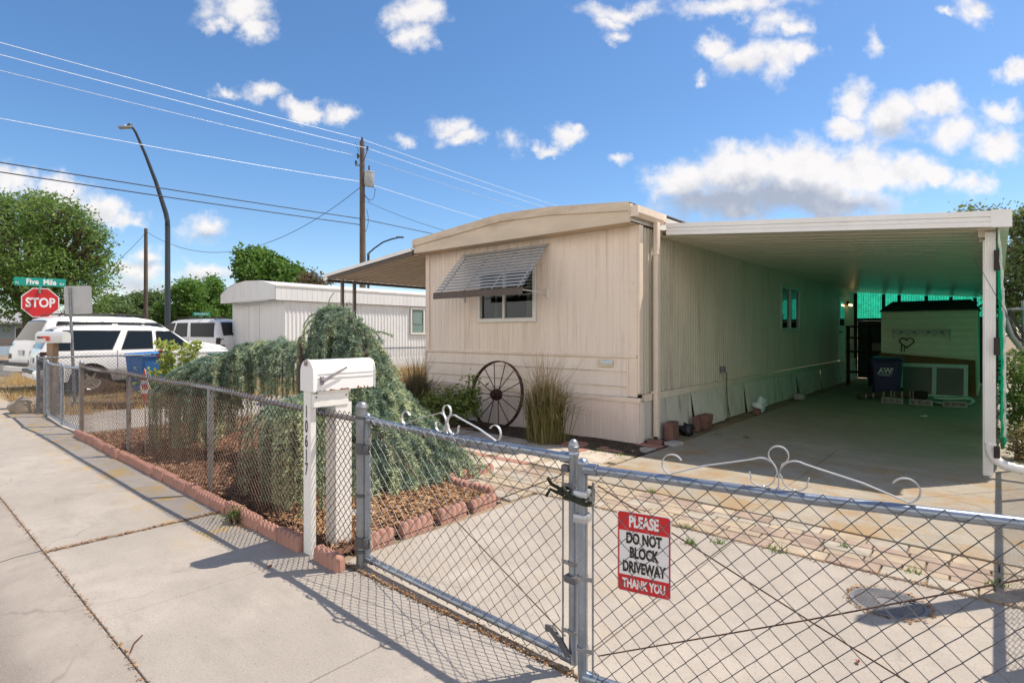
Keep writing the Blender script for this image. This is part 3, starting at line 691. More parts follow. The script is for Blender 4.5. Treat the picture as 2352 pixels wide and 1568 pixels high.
def fbar(mb, a0, a1, da, db, lo, hi):
    vs = []
    for d in (da, db):
        for a in (a0, a1):
            for h in (lo, hi): q = pl(a, d); vs.append((q[0], q[1], cz(a)+h))
    mb.add(vs, [(0,2,3,1),(4,5,7,6),(0,1,5,4),(2,6,7,3),(0,4,6,2),(1,3,7,5)])
mb = MB(); fbar(mb, .16, 3.72, .545, .585, .0, .155); fbar(mb, .16, 3.72, .530, .545, .0, .05); fbar(mb, .16, 3.72, .537, .5455, .055, .098); fbar(mb, .16, 3.72, .530, .545, .103, .162)
mb.build('front_fascia', m_cwhite, port)
mb = MB(); fbar(mb, 3.70, 3.80, .55, 15.2, .02, .165); fbar(mb, 3.66, 3.82, .525, .55, -.005, .17); mb.build('side_gutter', m_cwhite, port)
mb = MB(); fbar(mb, 3.555, 3.725, .80, .95, -.07, -.0); fbar(mb, 3.56, 3.71, .95, 15.2, -.10, -.0); mb.build('beam', M('beam cream', (.62,.58,.48), .5, 0, .08, 3, 50, .05), port)
for i, d in enumerate((.88, 4.4, 8.0, 11.6, 15.0)):
    mb = MB(); q = pl(3.635, d); z1 = cz(3.635)-.09
    mb.box(q[0]-.043, q[0]+.043, q[1]-.04, q[1]+.04, .004, z1, .006)
    if i == 0: mb.lathe([(.0,.0),(.012,.0),(.012,.008),(.001,.010)], 10, (q[0], q[1]-.048, .09), 'y')
    mb.build('post', m_cwhite, port, 30)
mb = MB(); q = pl(3.655, .80)                                   # fluted downpipe in front of the post
xs = []; w = .086
for k in range(7): xs += [(q[0]-w/2+w*k/7, 0), (q[0]-w/2+w*(k+.62)/7, 0), (q[0]-w/2+w*(k+.78)/7, .006), (q[0]-w/2+w*(k+.93)/7, .006)]
xs.append((q[0]+w/2, 0)); f = [(x, q[1]-.045+o) for x, o in xs]
poly = f + [(q[0]+w/2, q[1]+.032), (q[0]-w/2, q[1]+.032)]
mb.prism(poly, .36, cz(3.58)-.03, 'z'); mb.build('downpipe', m_cwhite, port)
mb = MB(); path = [(0,-.01,.37),(.0,-.012,.28),(.03,-.02,.20),(.10,-.03,.15),(.20,-.045,.13),(.34,-.06,.115),(.46,-.07,.085),(.55,-.08,.04)]
pr = [(p[0]+q[0], p[1]+q[1]-.0, p[2]) for p in path]; fine = []
for i in range(len(pr)-1):
    for k in range(4): fine.append(tuple(pr[i][j]+(pr[i+1][j]-pr[i][j])*k/4 for j in range(3)))
fine.append(pr[-1]); mb.tube(fine, [.042+(.007 if i % 2 else 0) for i in range(len(fine))], 8); mb.build('downpipe_elbow', m_cwhite, port, 50)
q2 = pl(3.70, .72)
for z0, z1 in ((1.28,1.46),(2.15,2.36),(.22,.34)):
    mb = MB(); mb.box(q2[0]-.02, q2[0]+.03, q2[1]-.02, q2[1]+.02, z0, z1, .004); mb.build('cloth_bracket', M('dark bracket', (.035,.026,.024), .7), port)
# green shade cloth along the open side
m_green = cloth_mat('green shade cloth', (.008,.37,.19), .0, .42)
cl = hthing('shade_cloth', 'green shade cloth hanging down the outer side of the carport', 'shade cloth', 3.745, .70)
mb = MB()
def clo(u, v):
    d = .02 + 14.3*u; z = cz(3.78)+.06-(2.18+.36*min(1, d/1.5))*v
    return (-.03+.05*math.sin(min(1, v*1.6)*1.57)+.010*math.sin(d*9+2*v)*min(1, d)+.02*math.sin(d*2.3)*v*min(1, d), d, z)
mb.grid(clo, 240, 14); mb.build('cloth', m_green, cl, True)
mb = MB(); mb.tube([(-.03+.05*math.sin(min(1, v*1.6)*1.57)+.003*math.sin(v*60), -.0, cz(3.78)+.06-2.18*v) for v in [i/40 for i in range(41)]], [.011+.003*math.sin(i*2.1) for i in range(41)], 7)
mb.build('hem', cloth_mat('frayed hem', (.62,.72,.66), 0, .2), cl, True)
# translucent end wall
ew = hthing('end_wall', 'green translucent corrugated end wall on dark studs at the far end of the carport', 'wall', 2.0, 15.3)
mb = MB(); wall_cols(mb, sine_cols(-1.95, 1.84, .07, .02), 2.0, lambda x: cz(x+2.0)+.03, .06, 'x', -1)
mb.build('translucent_panel', cloth_mat('green corrugated sheet', (.03,.55,.36), .0, .75), ew, True)
mb = MB()
for x in (-1.95,-1.15,-.72,0,.62,1.2,1.62): mb.box(x-.045, x+.045, -.05, .03, 0, cz(x+2.0)-.02)
mb.box(-1.95, 1.66, -.06, -.051, 1.93, 2.02); mb.build('stud', M('dark stud', (.03,.025,.022), .9), ew)
mb = MB(); mb.box(-1.9, 1.84, .031, .05, 0, 1.93); mb.build('lower_panel', M('dark green board', (.03,.045,.04), .8), ew)

# ================================================================== PATIO COVER (left side of the home)
pc = hthing('patio_cover', 'flat brown-edged metal patio cover on scrolled posts at the left side of the home', 'patio cover', -7.3, .2)
def pz(a): return 2.98 + (2.70-2.98)*((-4.46-a)/3.0)
def ql(a, d): return (a+7.3, d-.2)
mb = MB(); vs = []; cs = []; a = -7.42
d = -.22; cs = []
while d < 6.5: cs += [(d,0),(d+.15,0),(d+.165,.045),(d+.185,.045)]; d += .2
for d, o in cs:
    for a in (-7.42, -4.46): q = ql(a, d); vs.append((q[0], q[1], pz(a)+o))
n = len(cs); mb.add(vs, [(i*2,i*2+1,i*2+3,i*2+2) for i in range(n-1)])
mb.build('ceiling', M('patio pan', (.62,.50,.36), .5, 0, .06, 2, 40, .04), pc)
mb = MB(); vs = []
for d in (-.24, 6.5):
    for a in (-7.44, -4.46): q = ql(a, d); vs.append((q[0], q[1], pz(a)+.09))
mb.add(vs, [(0,1,3,2)]); mb.build('roof_sheet', m_roofm, pc)
def pbar(mb, a0, a1, da, db, lo, hi):
    vs = []
    for d in (da, db):
        for a in (a0, a1):
            for h in (lo, hi): q = ql(a, d); vs.append((q[0], q[1], pz(a)+h))
    mb.add(vs, [(0,2,3,1),(4,5,7,6),(0,1,5,4),(2,6,7,3),(0,4,6,2),(1,3,7,5)])
mb = MB(); pbar(mb, -7.44, -4.5, -.27, -.24, -.02, .075); pbar(mb, -7.52, -7.45, -.25, 6.5, -.05, .0); mb.build('brown_fascia', m_brown, pc)
mb = MB(); pbar(mb, -7.53, -4.5, -.30, -.272, .05, .115); pbar(mb, -7.55, -7.525, -.30, 6.5, -.02, .12); mb.build('white_edge', m_cwhite, pc)
for d0_, d1_ in ((.05,.36),(4.6,4.9)):
    mb = MB(); q = ql(-7.35, 0)
    for d in (d0_, d1_): mb.box(q[0]-.03, q[0]+.03, d-.2-.03, d-.2+.03, -.02, pz(-7.35)-.02)
    pp = mb.build('scrolled_post', M('post brown grey', (.20,.17,.15), .5), pc)
    mb = MB(); ym = (d0_+d1_)/2-.2
    for zc in (1.2, 1.9):
        pts = []
        for i in range(26):
            t = i/25; ang = -2.6*math.pi*(t-.5)*1.0
            r = .11*(1-.0*t)
            y = .085*math.sin(2*math.pi*t)*(1 if True else 1); pts.append((q[0], ym+.10*math.cos(math.pi*t)*math.sin(math.pi*(.5+t*1.0))*0+.09*math.sin(2*math.pi*t), zc+.26*(t-.5)*2))
        mb.ribbon(pts, (1,0,0), .02, .006)
        for sgn in (1,-1):
            mb.ribbon([(q[0], ym+sgn*(.0)+.05*math.cos(a_)*sgn, zc+sgn*(.26)+.05*math.sin(a_)*sgn) for a_ in [k*.45 for k in range(11)]], (1,0,0), .02, .006)
    mb.build('scroll', M('iron scroll', (.12,.11,.11), .5), pp)
# ================================================================== CHAIN LINK
def chainlink(mb, x0, x1, z0, z1, pitch=.072, r=.0017, y=0.0, sides=4, jit=0.0):
    h = pitch/2; nw = max(1, int(round((x1-x0)/h))); h = (x1-x0)/nw; nk = max(2, int(round((z1-z0)/h))); hz = (z1-z0)/nk
    rr = random.Random(11)
    for i in range(nw):
        vs = []; jx = rr.uniform(-jit, jit)
        for k in range(nk+1):
            up = (k+i) % 2; x = x0+(i+up)*h + (.001 if up else -.001) + jx; yy = y+(.0022 if up else -.0022)*(1 if i % 2 else -1); z = z0+k*hz; sg_ = .010*math.sin(x*2.3+z*4)*math.sin(x*.9+1); yy += sg_; z += .004*math.sin(x*3.1)
            for s_ in range(sides):
                a = 2*math.pi*s_/sides+.6; vs.append((x+r*1.35*math.cos(a), yy+r*math.sin(a), z))
        mb.add(vs, [(k*sides+s_, k*sides+(s_+1)%sides, (k+1)*sides+(s_+1)%sides, (k+1)*sides+s_) for k in range(nk) for s_ in range(sides)])
def post(mb, x, y, z0, z1, r, capstyle=1):
    if capstyle == 1: mb.lathe([(r,z0),(r,z1-.016),(r*1.14,z1-.014),(r*1.16,z1),(r*1.02,z1+.003),(r*.97,z1+.012),(r*.75,z1+.023),(r*.4,z1+.030),(.001,z1+.032)], 14, (x,y,0), 'z')
    else: mb.lathe([(r,z0),(r,z1),(r*.5,z1+.008),(.001,z1+.01)], 10, (x,y,0), 'z')
FD = -4.80
fence = hthing('chain_link_fence', 'low rusty chain link fence along the planting bed between the mailbox and the walk gate', 'fence', .606, FD)
fx = lambda a: a-.606
for a, r, zt, nm in ((-6.68,.030,1.06,1),(-4.35,.024,1.0,0),(-1.84,.027,1.0,0),(.606,.036,1.03,1)):
    mb = MB(); post(mb, fx(a), 0, -.02, zt, r, nm); po = mb.build('post', galv if nm else galv_dull, fence, 40)
    if a == .606:
        mb = MB()
        m_band = M('dark steel band', (.12,.125,.13), .55, .5)
        for z in (.96,.46,.10): mb = MB(); mb.lathe([(.0385,z-.011),(.042,z-.009),(.042,z+.009),(.0385,z+.011)], 14, (0,0,0), 'z', False); mb.build('tie_band', m_band, po, 40)
        for z in (.76,.16):
            mb = MB(); mb.lathe([(.0385,z-.035),(.043,z-.033),(.043,z+.033),(.0385,z+.035)], 14, (0,0,0), 'z', False); mb.box(.036,.085,-.02,.012,z-.03,z+.03,.003); mb.build('hinge_band', m_band, po, 40)
mb = MB(); pts = [(fx(-6.68),0,1.0),(fx(-5.5),0,.985),(fx(-4.35),0,1.003),(fx(-3.1),0,.985),(fx(-1.84),0,.995),(fx(-.6),0,.955),(fx(.0),0,.945),(fx(.58),0,.94)]
mb.tube(pts, .0195, 10)
for k in range(8): mb.lathe([(.0205,-.01),(.024,-.008),(.024,.008),(.0205,.01)], 10, (fx(-6.2+k*.9),0,.985), 'x', False)
mb.build('top_rail', galv, fence, 40)
mb = MB()
def rail(a):
    for i in range(len(pts)-1):
        if pts[i][0] <= a <= pts[i+1][0]: t = (a-pts[i][0])/(pts[i+1][0]-pts[i][0]); return pts[i][2]+(pts[i+1][2]-pts[i][2])*t
    return .95
a = fx(-6.64)
while a < fx(.57):
    a1 = min(a+.62, fx(.57)); chainlink(mb, a, a1, .05, rail((a+a1)/2)+.05, .060, .0026, -.024); a = a1
mb.build('mesh', wire_rust, fence)

def scroll(parent, cx, z, mat, half=.42, k=1.0):
    """flat-bar scrollwork on the rail: looped finial, two S-curves, two curled ends"""
    def arc(c, r, a0, a1, n=14): return [(c[0]+r*math.cos(R(a0+(a1-a0)*i/n)), c[1]+r*math.sin(R(a0+(a1-a0)*i/n))) for i in range(n+1)]
    mb = MB()
    lp = [(0,.0),(0,.03),(.002,.055)]+arc((0,.122), .033, -70, 215, 22)+[(-.016,.088)]
    mb.ribbon([(cx+x*k, 0, z+y_*k) for x, y_ in lp], (0,1,0), .013, .004)
    for s_ in (1,-1):
        q = arc((.055,.050), .050, -5-60, -180, 14)[0:1]
        p = [(.098,.052),(.092,.035)]+arc((.056,.047), .045, -35, -175, 14)+arc((.056,.055), .052, 180, 62, 12)
        p += [(.12,.090),(half*.6,.055),(half*.86,.014)]+arc((half*.88,.046), .040, -80, 150, 18)
        mb.ribbon([(cx+s_*x*k, 0, z+y_*k) for x, y_ in p], (0,1,0), .013, .004)
    for x in (0,.05,-.05): mb.ball((cx+x, 0, z), .008, 8, 5)
    return mb.build('scroll_ornament', mat, parent, 40)
m_scroll = M('painted scroll bar', (.50,.51,.53), .4, .5, .1, 20, 80, .05)
def gate(name, label, p0, p1, zb, zt, knobs, orn, mesh_mat, half=.42, trussed=True, wire=.0019):
    d = Vector(p1)-Vector(p0); L = math.hypot(d.x, d.y); rz = math.atan2(d.y, d.x)
    gt = thing(name, label, 'gate', (p0[0], p0[1], 0), rz)
    mb = MB(); rt = .0205
    mb.tube([(.0,0,zt),(L*.25,0,zt-.004),(L*.5,0,zt-.010),(L*.75,0,zt-.004),(L,0,zt)], rt, 12)
    mb.tube([(.0,0,zb),(L*.5,0,zb-.004),(L,0,zb)], rt, 12)
    for x, ex in ((0,0),(L,0)):
        if x in knobs: post(mb, x, 0, zb-.03, zt+.05, .0225, 1)
        else: mb.tube([(x,0,zb-.02),(x,0,zt+.02)], .0215, 12); mb.ball((x,0,zt+.02), .026, 10, 6)
    for x in (0, L):
        for z in (zb, zt): mb.lathe([(.0235,-.03),(.0265,-.028),(.0265,.03),(.0235,.032)], 12, (x+(.035 if x == 0 else -.035),0,z), 'x', False)
    mb.build('frame', galv_blue, gt, 40)
    mb = MB(); chainlink(mb, .05, L-.05, zb-.03, zt+.018, .084, wire, -.0235, 5)
    mb.build('mesh', mesh_mat, gt)
    for x, s_ in ((0,1),(L,-1)):
        mb = MB(); xb_ = x+s_*.05; mb.tube([(xb_,-.012,zb+.01),(xb_,-.012,zt-.05)], .0045, 6)
        for z in (zb+.12, (zb+zt)/2-.02, zt-.12):
            mb.box(min(x,x+s_*.055), max(x,x+s_*.055), -.016, -.012, z-.009, z+.009); mb.lathe([(.0225,z-.009),(.0255,z-.009),(.0255,z+.009),(.0225,z+.009)], 12, (x,0,0), 'z', False)
        mb.build('tension_bar', galv_dull, gt, 40)
    if trussed:
        mb = MB(); mb.tube([(.06,.02,zt-.07),(L*.5,.008,(zb+zt)/2),(L-.06,.02,zb+.07)], .0028, 6); mb.tube([(.06,.024,zb+.09),(L*.5,.016,(zb+zt)/2),(L-.06,.02,zt-.08)], .0028, 6)
        mb.build('truss_wire', rustbar, gt)
    if orn is not None: scroll(gt, orn, zt+.016, m_scroll, half)
    return gt, L
# driveway gate, left leaf: from the hinge post to the meeting stile
G1A = (-.931, 3.595); G1B = (.274, 2.485)
g1, L1 = gate('driveway_gate', 'chain link driveway gate leaf hung on the post beside the white mailbox', G1A, G1B, .055, .945, (1.6383,), None, wire_grey)
# knob on the meeting stile
mb = MB(); post(mb, L1, 0, .9, 1.0, .0225, 1); mb.build('post_cap', galv, g1, 40)
scroll(g1, .78, .953, m_scroll, .42)
m_latch = M('dark latch', (.13,.13,.14), .55, .4)
mb = MB(); mb.box(L1-.05, L1-.012, -.03, .0, .885, .915, .004); mb.build('latch', m_latch, g1, 40)
mb = MB(); mb.box(L1-.03, L1+.03, -.035, .035, .40, .43, .004); mb.build('clamp', m_latch, g1, 40)
mb = MB(); mb.ribbon([(L1-.005,-.03,.075),(L1-.05,-.035,.13),(L1-.10,-.035,.165),(L1-.13,-.035,.16)], (0,1,0), .012, .03); mb.build('drop_hook', m_latch, g1, 40)
# right leaf, swung a little inward
G2A = (.302, 2.382); G2B = (1.80, 1.565)
g2, L2 = gate('driveway_gate', 'chain link driveway gate leaf carrying the red and white do not block sign', G2A, G2B, -.02+.06, .925, (), None, wire_grey)
scroll(g2, .755, .938, m_scroll, .43)
for z0, z1 in ((.79,.835),(.70,.735)): mb = MB(); mb.box(-.034,.03,-.03,.03,z0,z1,.005); mb.build('latch', M('bright latch', (.45,.46,.48), .4, .6), g2, 40)
# rope round both stiles
rp = thing('rope', 'dark green rope tying the two driveway gate leaves together', 'rope', (.29, 2.43, .80)); mb = MB()
for j in range(3):
    ph = j*.7; pts = [(.055*math.cos(a)*1.15+.0, .085*math.sin(a)+.0, .012*math.sin(a*2+ph)+(j-1)*.013) for a in [2*math.pi*i/26 for i in range(26)]]
    mb.tube(pts, .0075, 6, closed=True)
mb.tube([(-.05,.03,.0),(-.085,.055,.015),(-.115,.06,.03),(-.13,.055,.06)], .008, 6); mb.tube([(-.05,.02,.01),(-.09,.03,.0),(-.12,.05,.01),(-.14,.04,-.02)], .008, 6)
mb.ball((-.07,.035,.006), .02, 8, 6, .3); mb.build('cord', M('green rope', (.03,.035,.02), .9, 0, .5, 60, 200, .6), rp, True)

# ---- sign on the right leaf
def text_mb(mb, s_, size, xs=1.0, center=True, ext=.0, at=(0,0,0), bold=0.0, spacing=1.0):
    cu = bpy.data.curves.new('t', 'FONT'); cu.body = s_; cu.size = 1; cu.align_x = 'CENTER' if center else 'LEFT'; cu.align_y = 'CENTER'; cu.offset = bold; cu.space_character = spacing; cu.resolution_u = 3
    ob = bpy.data.objects.new('t', cu); COL.objects.link(ob); dg = bpy.context.evaluated_depsgraph_get(); dg.update()
    me = bpy.data.meshes.new_from_object(ob.evaluated_get(dg))
    vs = [(at[0]+v.co.x*size*xs, at[1], at[2]+v.co.y*size) for v in me.vertices]; fs = [tuple(p.vertices) for p in me.polygons]
    mb.add(vs, fs); bpy.data.objects.remove(ob); bpy.data.curves.remove(cu); bpy.data.meshes.remove(me); return mb
def rrect(x0, x1, z0, z1, r, n=5):
    p = []
    for cx, cz_, a0 in ((x1-r,z1-r,0),(x0+r,z1-r,90),(x0+r,z0+r,180),(x1-r,z0+r,270)):
        for i in range(n+1): a = R(a0+90*i/n); p.append((cx+r*math.cos(a), cz_+r*math.sin(a)))
    return p
red = M('sign red', (.60,.022,.028), .45, 0, .04, 8, 60, .02); swhite = M('sign white', (.80,.80,.80), .45, 0, .03, 8, 60, .02); sblack = M('sign black', (.025,.022,.02), .5, 0, .1, 8, 60, .02)
rz2 = math.atan2(G2B[1]-G2A[1], G2B[0]-G2A[0]); e2 = Vector((math.cos(rz2), math.sin(rz2), 0)); n2 = Vector((-e2.y, e2.x, 0))
sg = thing('gate_sign', 'red and white metal sign reading please do not block driveway thank you', 'sign', Vector((*G2A,0))+e2*.259+n2*.012+Vector((0,0,.438)), rz2)
w, h = .222, .332
mb = MB(); mb.prism(rrect(-w/2,w/2,0,h,.012), -.0008, .0008); mb.build('plate', swhite, sg)
mb = MB(); e = .004
mb.prism([(-w/2+e,.070)]+[(x,z) for x,z in rrect(-w/2+e,w/2-e,e,.2,.010) if z < .1][0:0]+[(-w/2+e,e+.008),(-w/2+e+.008,e),(w/2-e-.008,e),(w/2-e,e+.008),(w/2-e,.070)], -.0018, -.0012)
mb.prism([(-w/2+e,h-.080),(w/2-e,h-.080),(w/2-e,h-e-.008),(w/2-e-.008,h-e),(-w/2+e+.008,h-e),(-w/2+e,h-e-.008)], -.0018, -.0012)
mb.box(-w/2+e,-w/2+e+.0055,-.0018,-.0012,.0702,h-.0802); mb.box(w/2-e-.0055,w/2-e,-.0018,-.0012,.0702,h-.0802)
mb.build('red_band', red, sg)
mb = MB(); text_mb(mb, 'PLEASE', .063, .62, at=(0,-.0024,h-.042), bold=.045); mb.build('white_lettering', swhite, sg); mb = MB(); text_mb(mb, 'THANK YOU', .050, .60, at=(0,-.0024,.036), bold=.045); mb.build('white_lettering', swhite, sg)
mb = MB()
for s_, z in (('DO NOT',.221),('BLOCK',.163),('DRIVEWAY',.104)): text_mb(mb, s_, .060, .60 if s_ != 'DRIVEWAY' else .58, at=(0,-.0024,z), bold=.045)
mb.build('black_lettering', sblack, sg)

# ---- fence on the right edge of the driveway (mostly outside the frame, it throws the shadows there)
rf = thing('side_fence', 'chain link fence with a steel top rail along the right edge of the driveway', 'fence', (1.80,1.62,0), math.atan2(.755,.656))
mb = MB(); mb.tube([(0,0,.95),(3,0,.955),(6,0,.95)], .024, 8); mb.build('top_rail', galv, rf, 40)
for x, r_, zt in ((0,.04,1.2),(1.17,.03,1.06),(1.25,.024,1.06),(4.6,.024,.98),(6,.024,.98)):
    mb = MB(); post(mb, x, 0, -.05, zt, r_, 1); mb.build('post', galv, rf, 40)
mb = MB(); mb.box(2.09-.045, 2.09+.045, .03, .12, -.05, 2.46, .004); mb.build('tall_post', wood_grey, rf)
mb = MB(); chainlink(mb, .03, 6, .03, .97, .072, .0019, -.024, 3); mb.build('mesh', wire_grey, rf)

# ---- walk gate leaves and the corner
wg1, _ = gate('walk_gate', 'narrow chain link walk gate leaf next to the far fence post', tuple(H(-6.73,FD)[:2]), tuple(H(-7.70,FD-.05)[:2]), .06, .98, (), None, wire_grey, trussed=False, wire=.0030)
wg2, _ = gate('walk_gate', 'second walk gate leaf seen edge-on below the mailbox with the red flag', tuple(H(-7.76,FD-.04)[:2]), tuple(H(-9.25,FD+.02)[:2]), .06, .98, (), None, wire_grey, trussed=False, wire=.0030)
cf = hthing('corner_fence', 'short chain link corner panel with two capped posts beyond the walk gate', 'fence', -9.3, FD)
for a in (0,-.66):
    mb = MB(); post(mb, a, 0, -.02, 1.07, .03, 1); mb.build('post', galv, cf, 40)
mb = MB(); mb.tube([(-.66,0,1.0),(0,0,1.0)], .02, 8); mb.build('top_rail', galv, cf, 40)
mb = MB(); chainlink(mb, -.64, -.02, .03, 1.03, .058, .0032, -.024, 3); mb.build('mesh', wire_grey, cf)
bf = thing('boundary_fence', 'thin chain link boundary fence running back between the two mobile homes', 'fence', H(-9.96,FD+.03), HROT+R(90))
mb = MB(); mb.tube([(0,0,1.04),(5,0,1.07),(22,0,1.05)], .019, 8); mb.build('top_rail', galv, bf, 40)
for x in (5.5, 9.6, 13.5, 17.5):
    mb = MB(); post(mb, x, 0, -.02, 1.08, .024, 0); mb.build('post', galv_dull, bf, 40)
mb = MB(); chainlink(mb, .02, 20, .03, 1.12, .072, .0023, -.02, 3); mb.build('mesh', wire_grey, bf)

# ================================================================== EDGING
m_edge = M('red scalloped concrete', (.41,.225,.175), .92, 0, .14, 5, 130, .5, .2, dirt=(.31,.19,.155), dirtamt=.4)
def edging_mesh(L=.302, hgt=.102, th=.065, hump=.0604):
    n = int(round(L/hump)); hump = L/n; mb = MB(); xs = []
    for i in range(n):
        for k in range(9 if i == n-1 else 8): t = k/8; xs.append((-L/2+(i+t)*hump, math.sin(math.pi*t)))
    m = len(xs); vs = []
    for x, s_ in xs:
        f = .005*(1-s_**.7); top = hgt-.030*(1-s_**.8)
        vs += [(x, -th/2+f, -.03), (x, -th/2+f, top-.012), (x, -th/2+f+.012, top), (x, th/2-f-.012, top), (x, th/2-f, top-.012), (x, th/2-f, -.03)]
    fs = [(i*6+k, i*6+6+k, i*6+7+k, i*6+k+1) for i in range(m-1) for k in range(5)]+[(0,1,2,3,4,5), tuple((m-1)*6+k for k in (5,4,3,2,1,0))]
    mb.add(vs, fs); return mb
proto = edging_mesh().build('edging_block', m_edge, None, 50); first = True
def edge_row(p0, p1, label, group, jit=.012):
    global first
    p0 = Vector(p0); p1 = Vector(p1); d = p1-p0; n = int(d.length/.306); rr = random.Random(int(p0.x*100))
    for i in range(n):
        o = proto if first else proto.copy()
        if not first: COL.objects.link(o)
        first = False; p = p0+d*((i+.5)/n); o.location = H(p.x+rr.uniform(-.004,.004), p.y+rr.uniform(-jit,jit), rr.uniform(-.012,.008))
        o.rotation_euler = (R(rr.uniform(-3,3)), R(rr.uniform(-1.2,1.2)), HROT+math.atan2(d.y, d.x)+R(rr.uniform(-2,2))); tag(o, label, 'edging', group)
edge_row((-6.48,-4.90), (.10,-4.925), 'red scalloped concrete edging block in the row at the foot of the rusty fence', 'edging blocks along the fence')
edge_row((.22,-4.925), (.66,-4.95), 'red scalloped edging block at the foot of the white mailbox board', 'edging blocks by the mailbox')
edge_row((.38,-4.72), (.33,-3.2), 'red scalloped edging block in the row between the bed and the driveway', 'edging blocks along the driveway')
edge_row((.26,-3.17), (-.42,-3.13), 'red scalloped edging block in the short row beside the brick pavers', 'edging blocks across the bed corner')
edge_row((-.46,-3.08), (-.46,-2.42), 'red scalloped edging block at the inner corner by the patio squares', 'edging blocks at the inner corner')
mb = MB(); mb.ball((0,0,.0), (.2,.14,.045), 12, 6, .5); o = mb.build('flat_stone', M('grey stone', (.36,.33,.30), .9, 0, .2, 8, 80, .5), None, True); o.location = H(-.22,-4.28,.02); o.rotation_euler=(0,0,HROT); tag(o, 'flat grey stone lying in the leaf litter behind the hinge post', 'stone')

# ================================================================== MAILBOXES
def mailbox_shell(mb, w, h, L, y0, z0, cx=0.0, n=12):
    pts = [(cx-w/2, z0), (cx-w/2, z0+h-w/2)]+[(cx-w/2*math.cos(math.pi*i/n), z0+h-w/2+w/2*math.sin(math.pi*i/n)) for i in range(1, n)]+[(cx+w/2, z0+h-w/2), (cx+w/2, z0)]
    mb.prism(pts, y0, y0+L)
m_mbox = M('white mailbox enamel', (.80,.80,.80), .3, 0, .03, 6, 90, .03, .5, dirt=(.66,.60,.50), dirtamt=.12)
mbx = hthing('mailbox', 'white rural mailbox with a rusty lower edge on a numbered white wooden post', 'mailbox', .175, -4.70)
def my(d): return d+4.70
X0 = .0
mb = MB(); mailbox_shell(mb, .165, .21, .46, my(-4.925), 1.112); box = mb.build('box', m_mbox, mbx, 40)
mb = MB(); mailbox_shell(mb, .171, .215, .02, my(-4.945), 1.109); mb.build('box_door', m_mbox, mbx, 40)
mb = MB(); mailbox_shell(mb, .172, .216, .010, my(-4.462), 1.109); mb.box(.0835,.086,my(-4.91),my(-4.47),1.196,1.200); mb.box(.0835,.0855,my(-4.91),my(-4.47),1.225,1.228); mb.build('rim', M('mailbox rim', (.62,.63,.64), .4, .3), mbx, 40)
mb = MB(); mb.box(-.008,.008,my(-4.962),my(-4.944),1.283,1.318,.002); mb.box(-.008,.008,my(-4.95),my(-4.93),1.315,1.328,.002); mb.build('door_catch', M('door catch', (.22,.18,.20), .5, .3), mbx)
mb = MB(); mb.box(.083,.098,my(-4.895),my(-4.87),1.155,1.212,.003); mb.lathe([(.001,.098),(.009,.098),(.009,.106),(.001,.108)], 10, (0,my(-4.882),1.185), 'x')
pts = [(.103,my(-4.882),1.180),(.106,my(-4.72),1.258)]
mb.add([(.100,my(-4.885),1.190),(.100,my(-4.875),1.168),(.106,my(-4.70),1.262),(.106,my(-4.705),1.272),(.104,my(-4.885),1.190),(.104,my(-4.875),1.168),(.110,my(-4.70),1.262),(.110,my(-4.705),1.272)], [(0,1,2,3),(4,7,6,5),(0,3,7,4),(1,5,6,2),(0,4,5,1),(2,6,7,3)])
mb.build('flag', M('faded flag', (.28,.255,.28), .55, .1, .2, 20, 80, .1), mbx)
mb = MB(); rr = random.Random(4)                               # rust along the lower edge
y = my(-4.90)
while y < my(-4.475):
    if rr.random() < .72:
        L_ = rr.uniform(.008,.035); hh = rr.uniform(.003,.015)*(.6+1.0*(y-my(-4.9))/.42)
        n_ = 6; poly = [(y+L_*i/n_, 1.1135+(hh*rr.uniform(.5,1) if 0 < i < n_ else 0)) for i in range(n_+1)]+[(y+L_,1.112),(y,1.112)]
        mb.prism([(p[0],p[1]) for p in poly], .0826, .0836, 'x')
    y += rr.uniform(.012,.035)
mb.build('rust_patch', M('orange rust', (.26,.085,.03), .9, 0, .5, 40, 160, .6), mbx)
mb = MB(); mb.box(-.085,-.025+.001,my(-4.93),my(-4.84),.0,1.108,.003) if False else mb.box(-.062,.030,my(-4.935),my(-4.892),.0,1.108,.003); board = mb.build('number_board', white_paint, mbx)
mb = MB(); rz_ = [.965,.865,.765,.668,.575]
for ch, z in zip('10617', rz_): text_mb(mb, ch, .118, .62, at=(-.020, my(-4.9375), z), bold=.022)
mb.build('house_number', M('number grey', (.055,.045,.052), .5, .2), board)
mb = MB(); mb.box(-.075,.055,my(-4.76),my(-4.63),.02,1.02,.004); mb.build('post', white_paint, mbx)
mb = MB(); mb.box(.031,.062,my(-4.93),my(-4.66),1.0,1.09,.004); mb.box(-.075,.06,my(-4.89),my(-4.64),1.091,1.110,.003); mb.build('bracket_board', white_paint, mbx)
mb = MB()
for y, z in ((-4.91,1.07),(-4.68,1.07)): mb.lathe([(.001,.0625),(.006,.0625),(.005,.066),(.001,.067)], 8, (0,my(y),z), 'x')
mb.build('bolt', rustbar, mbx)
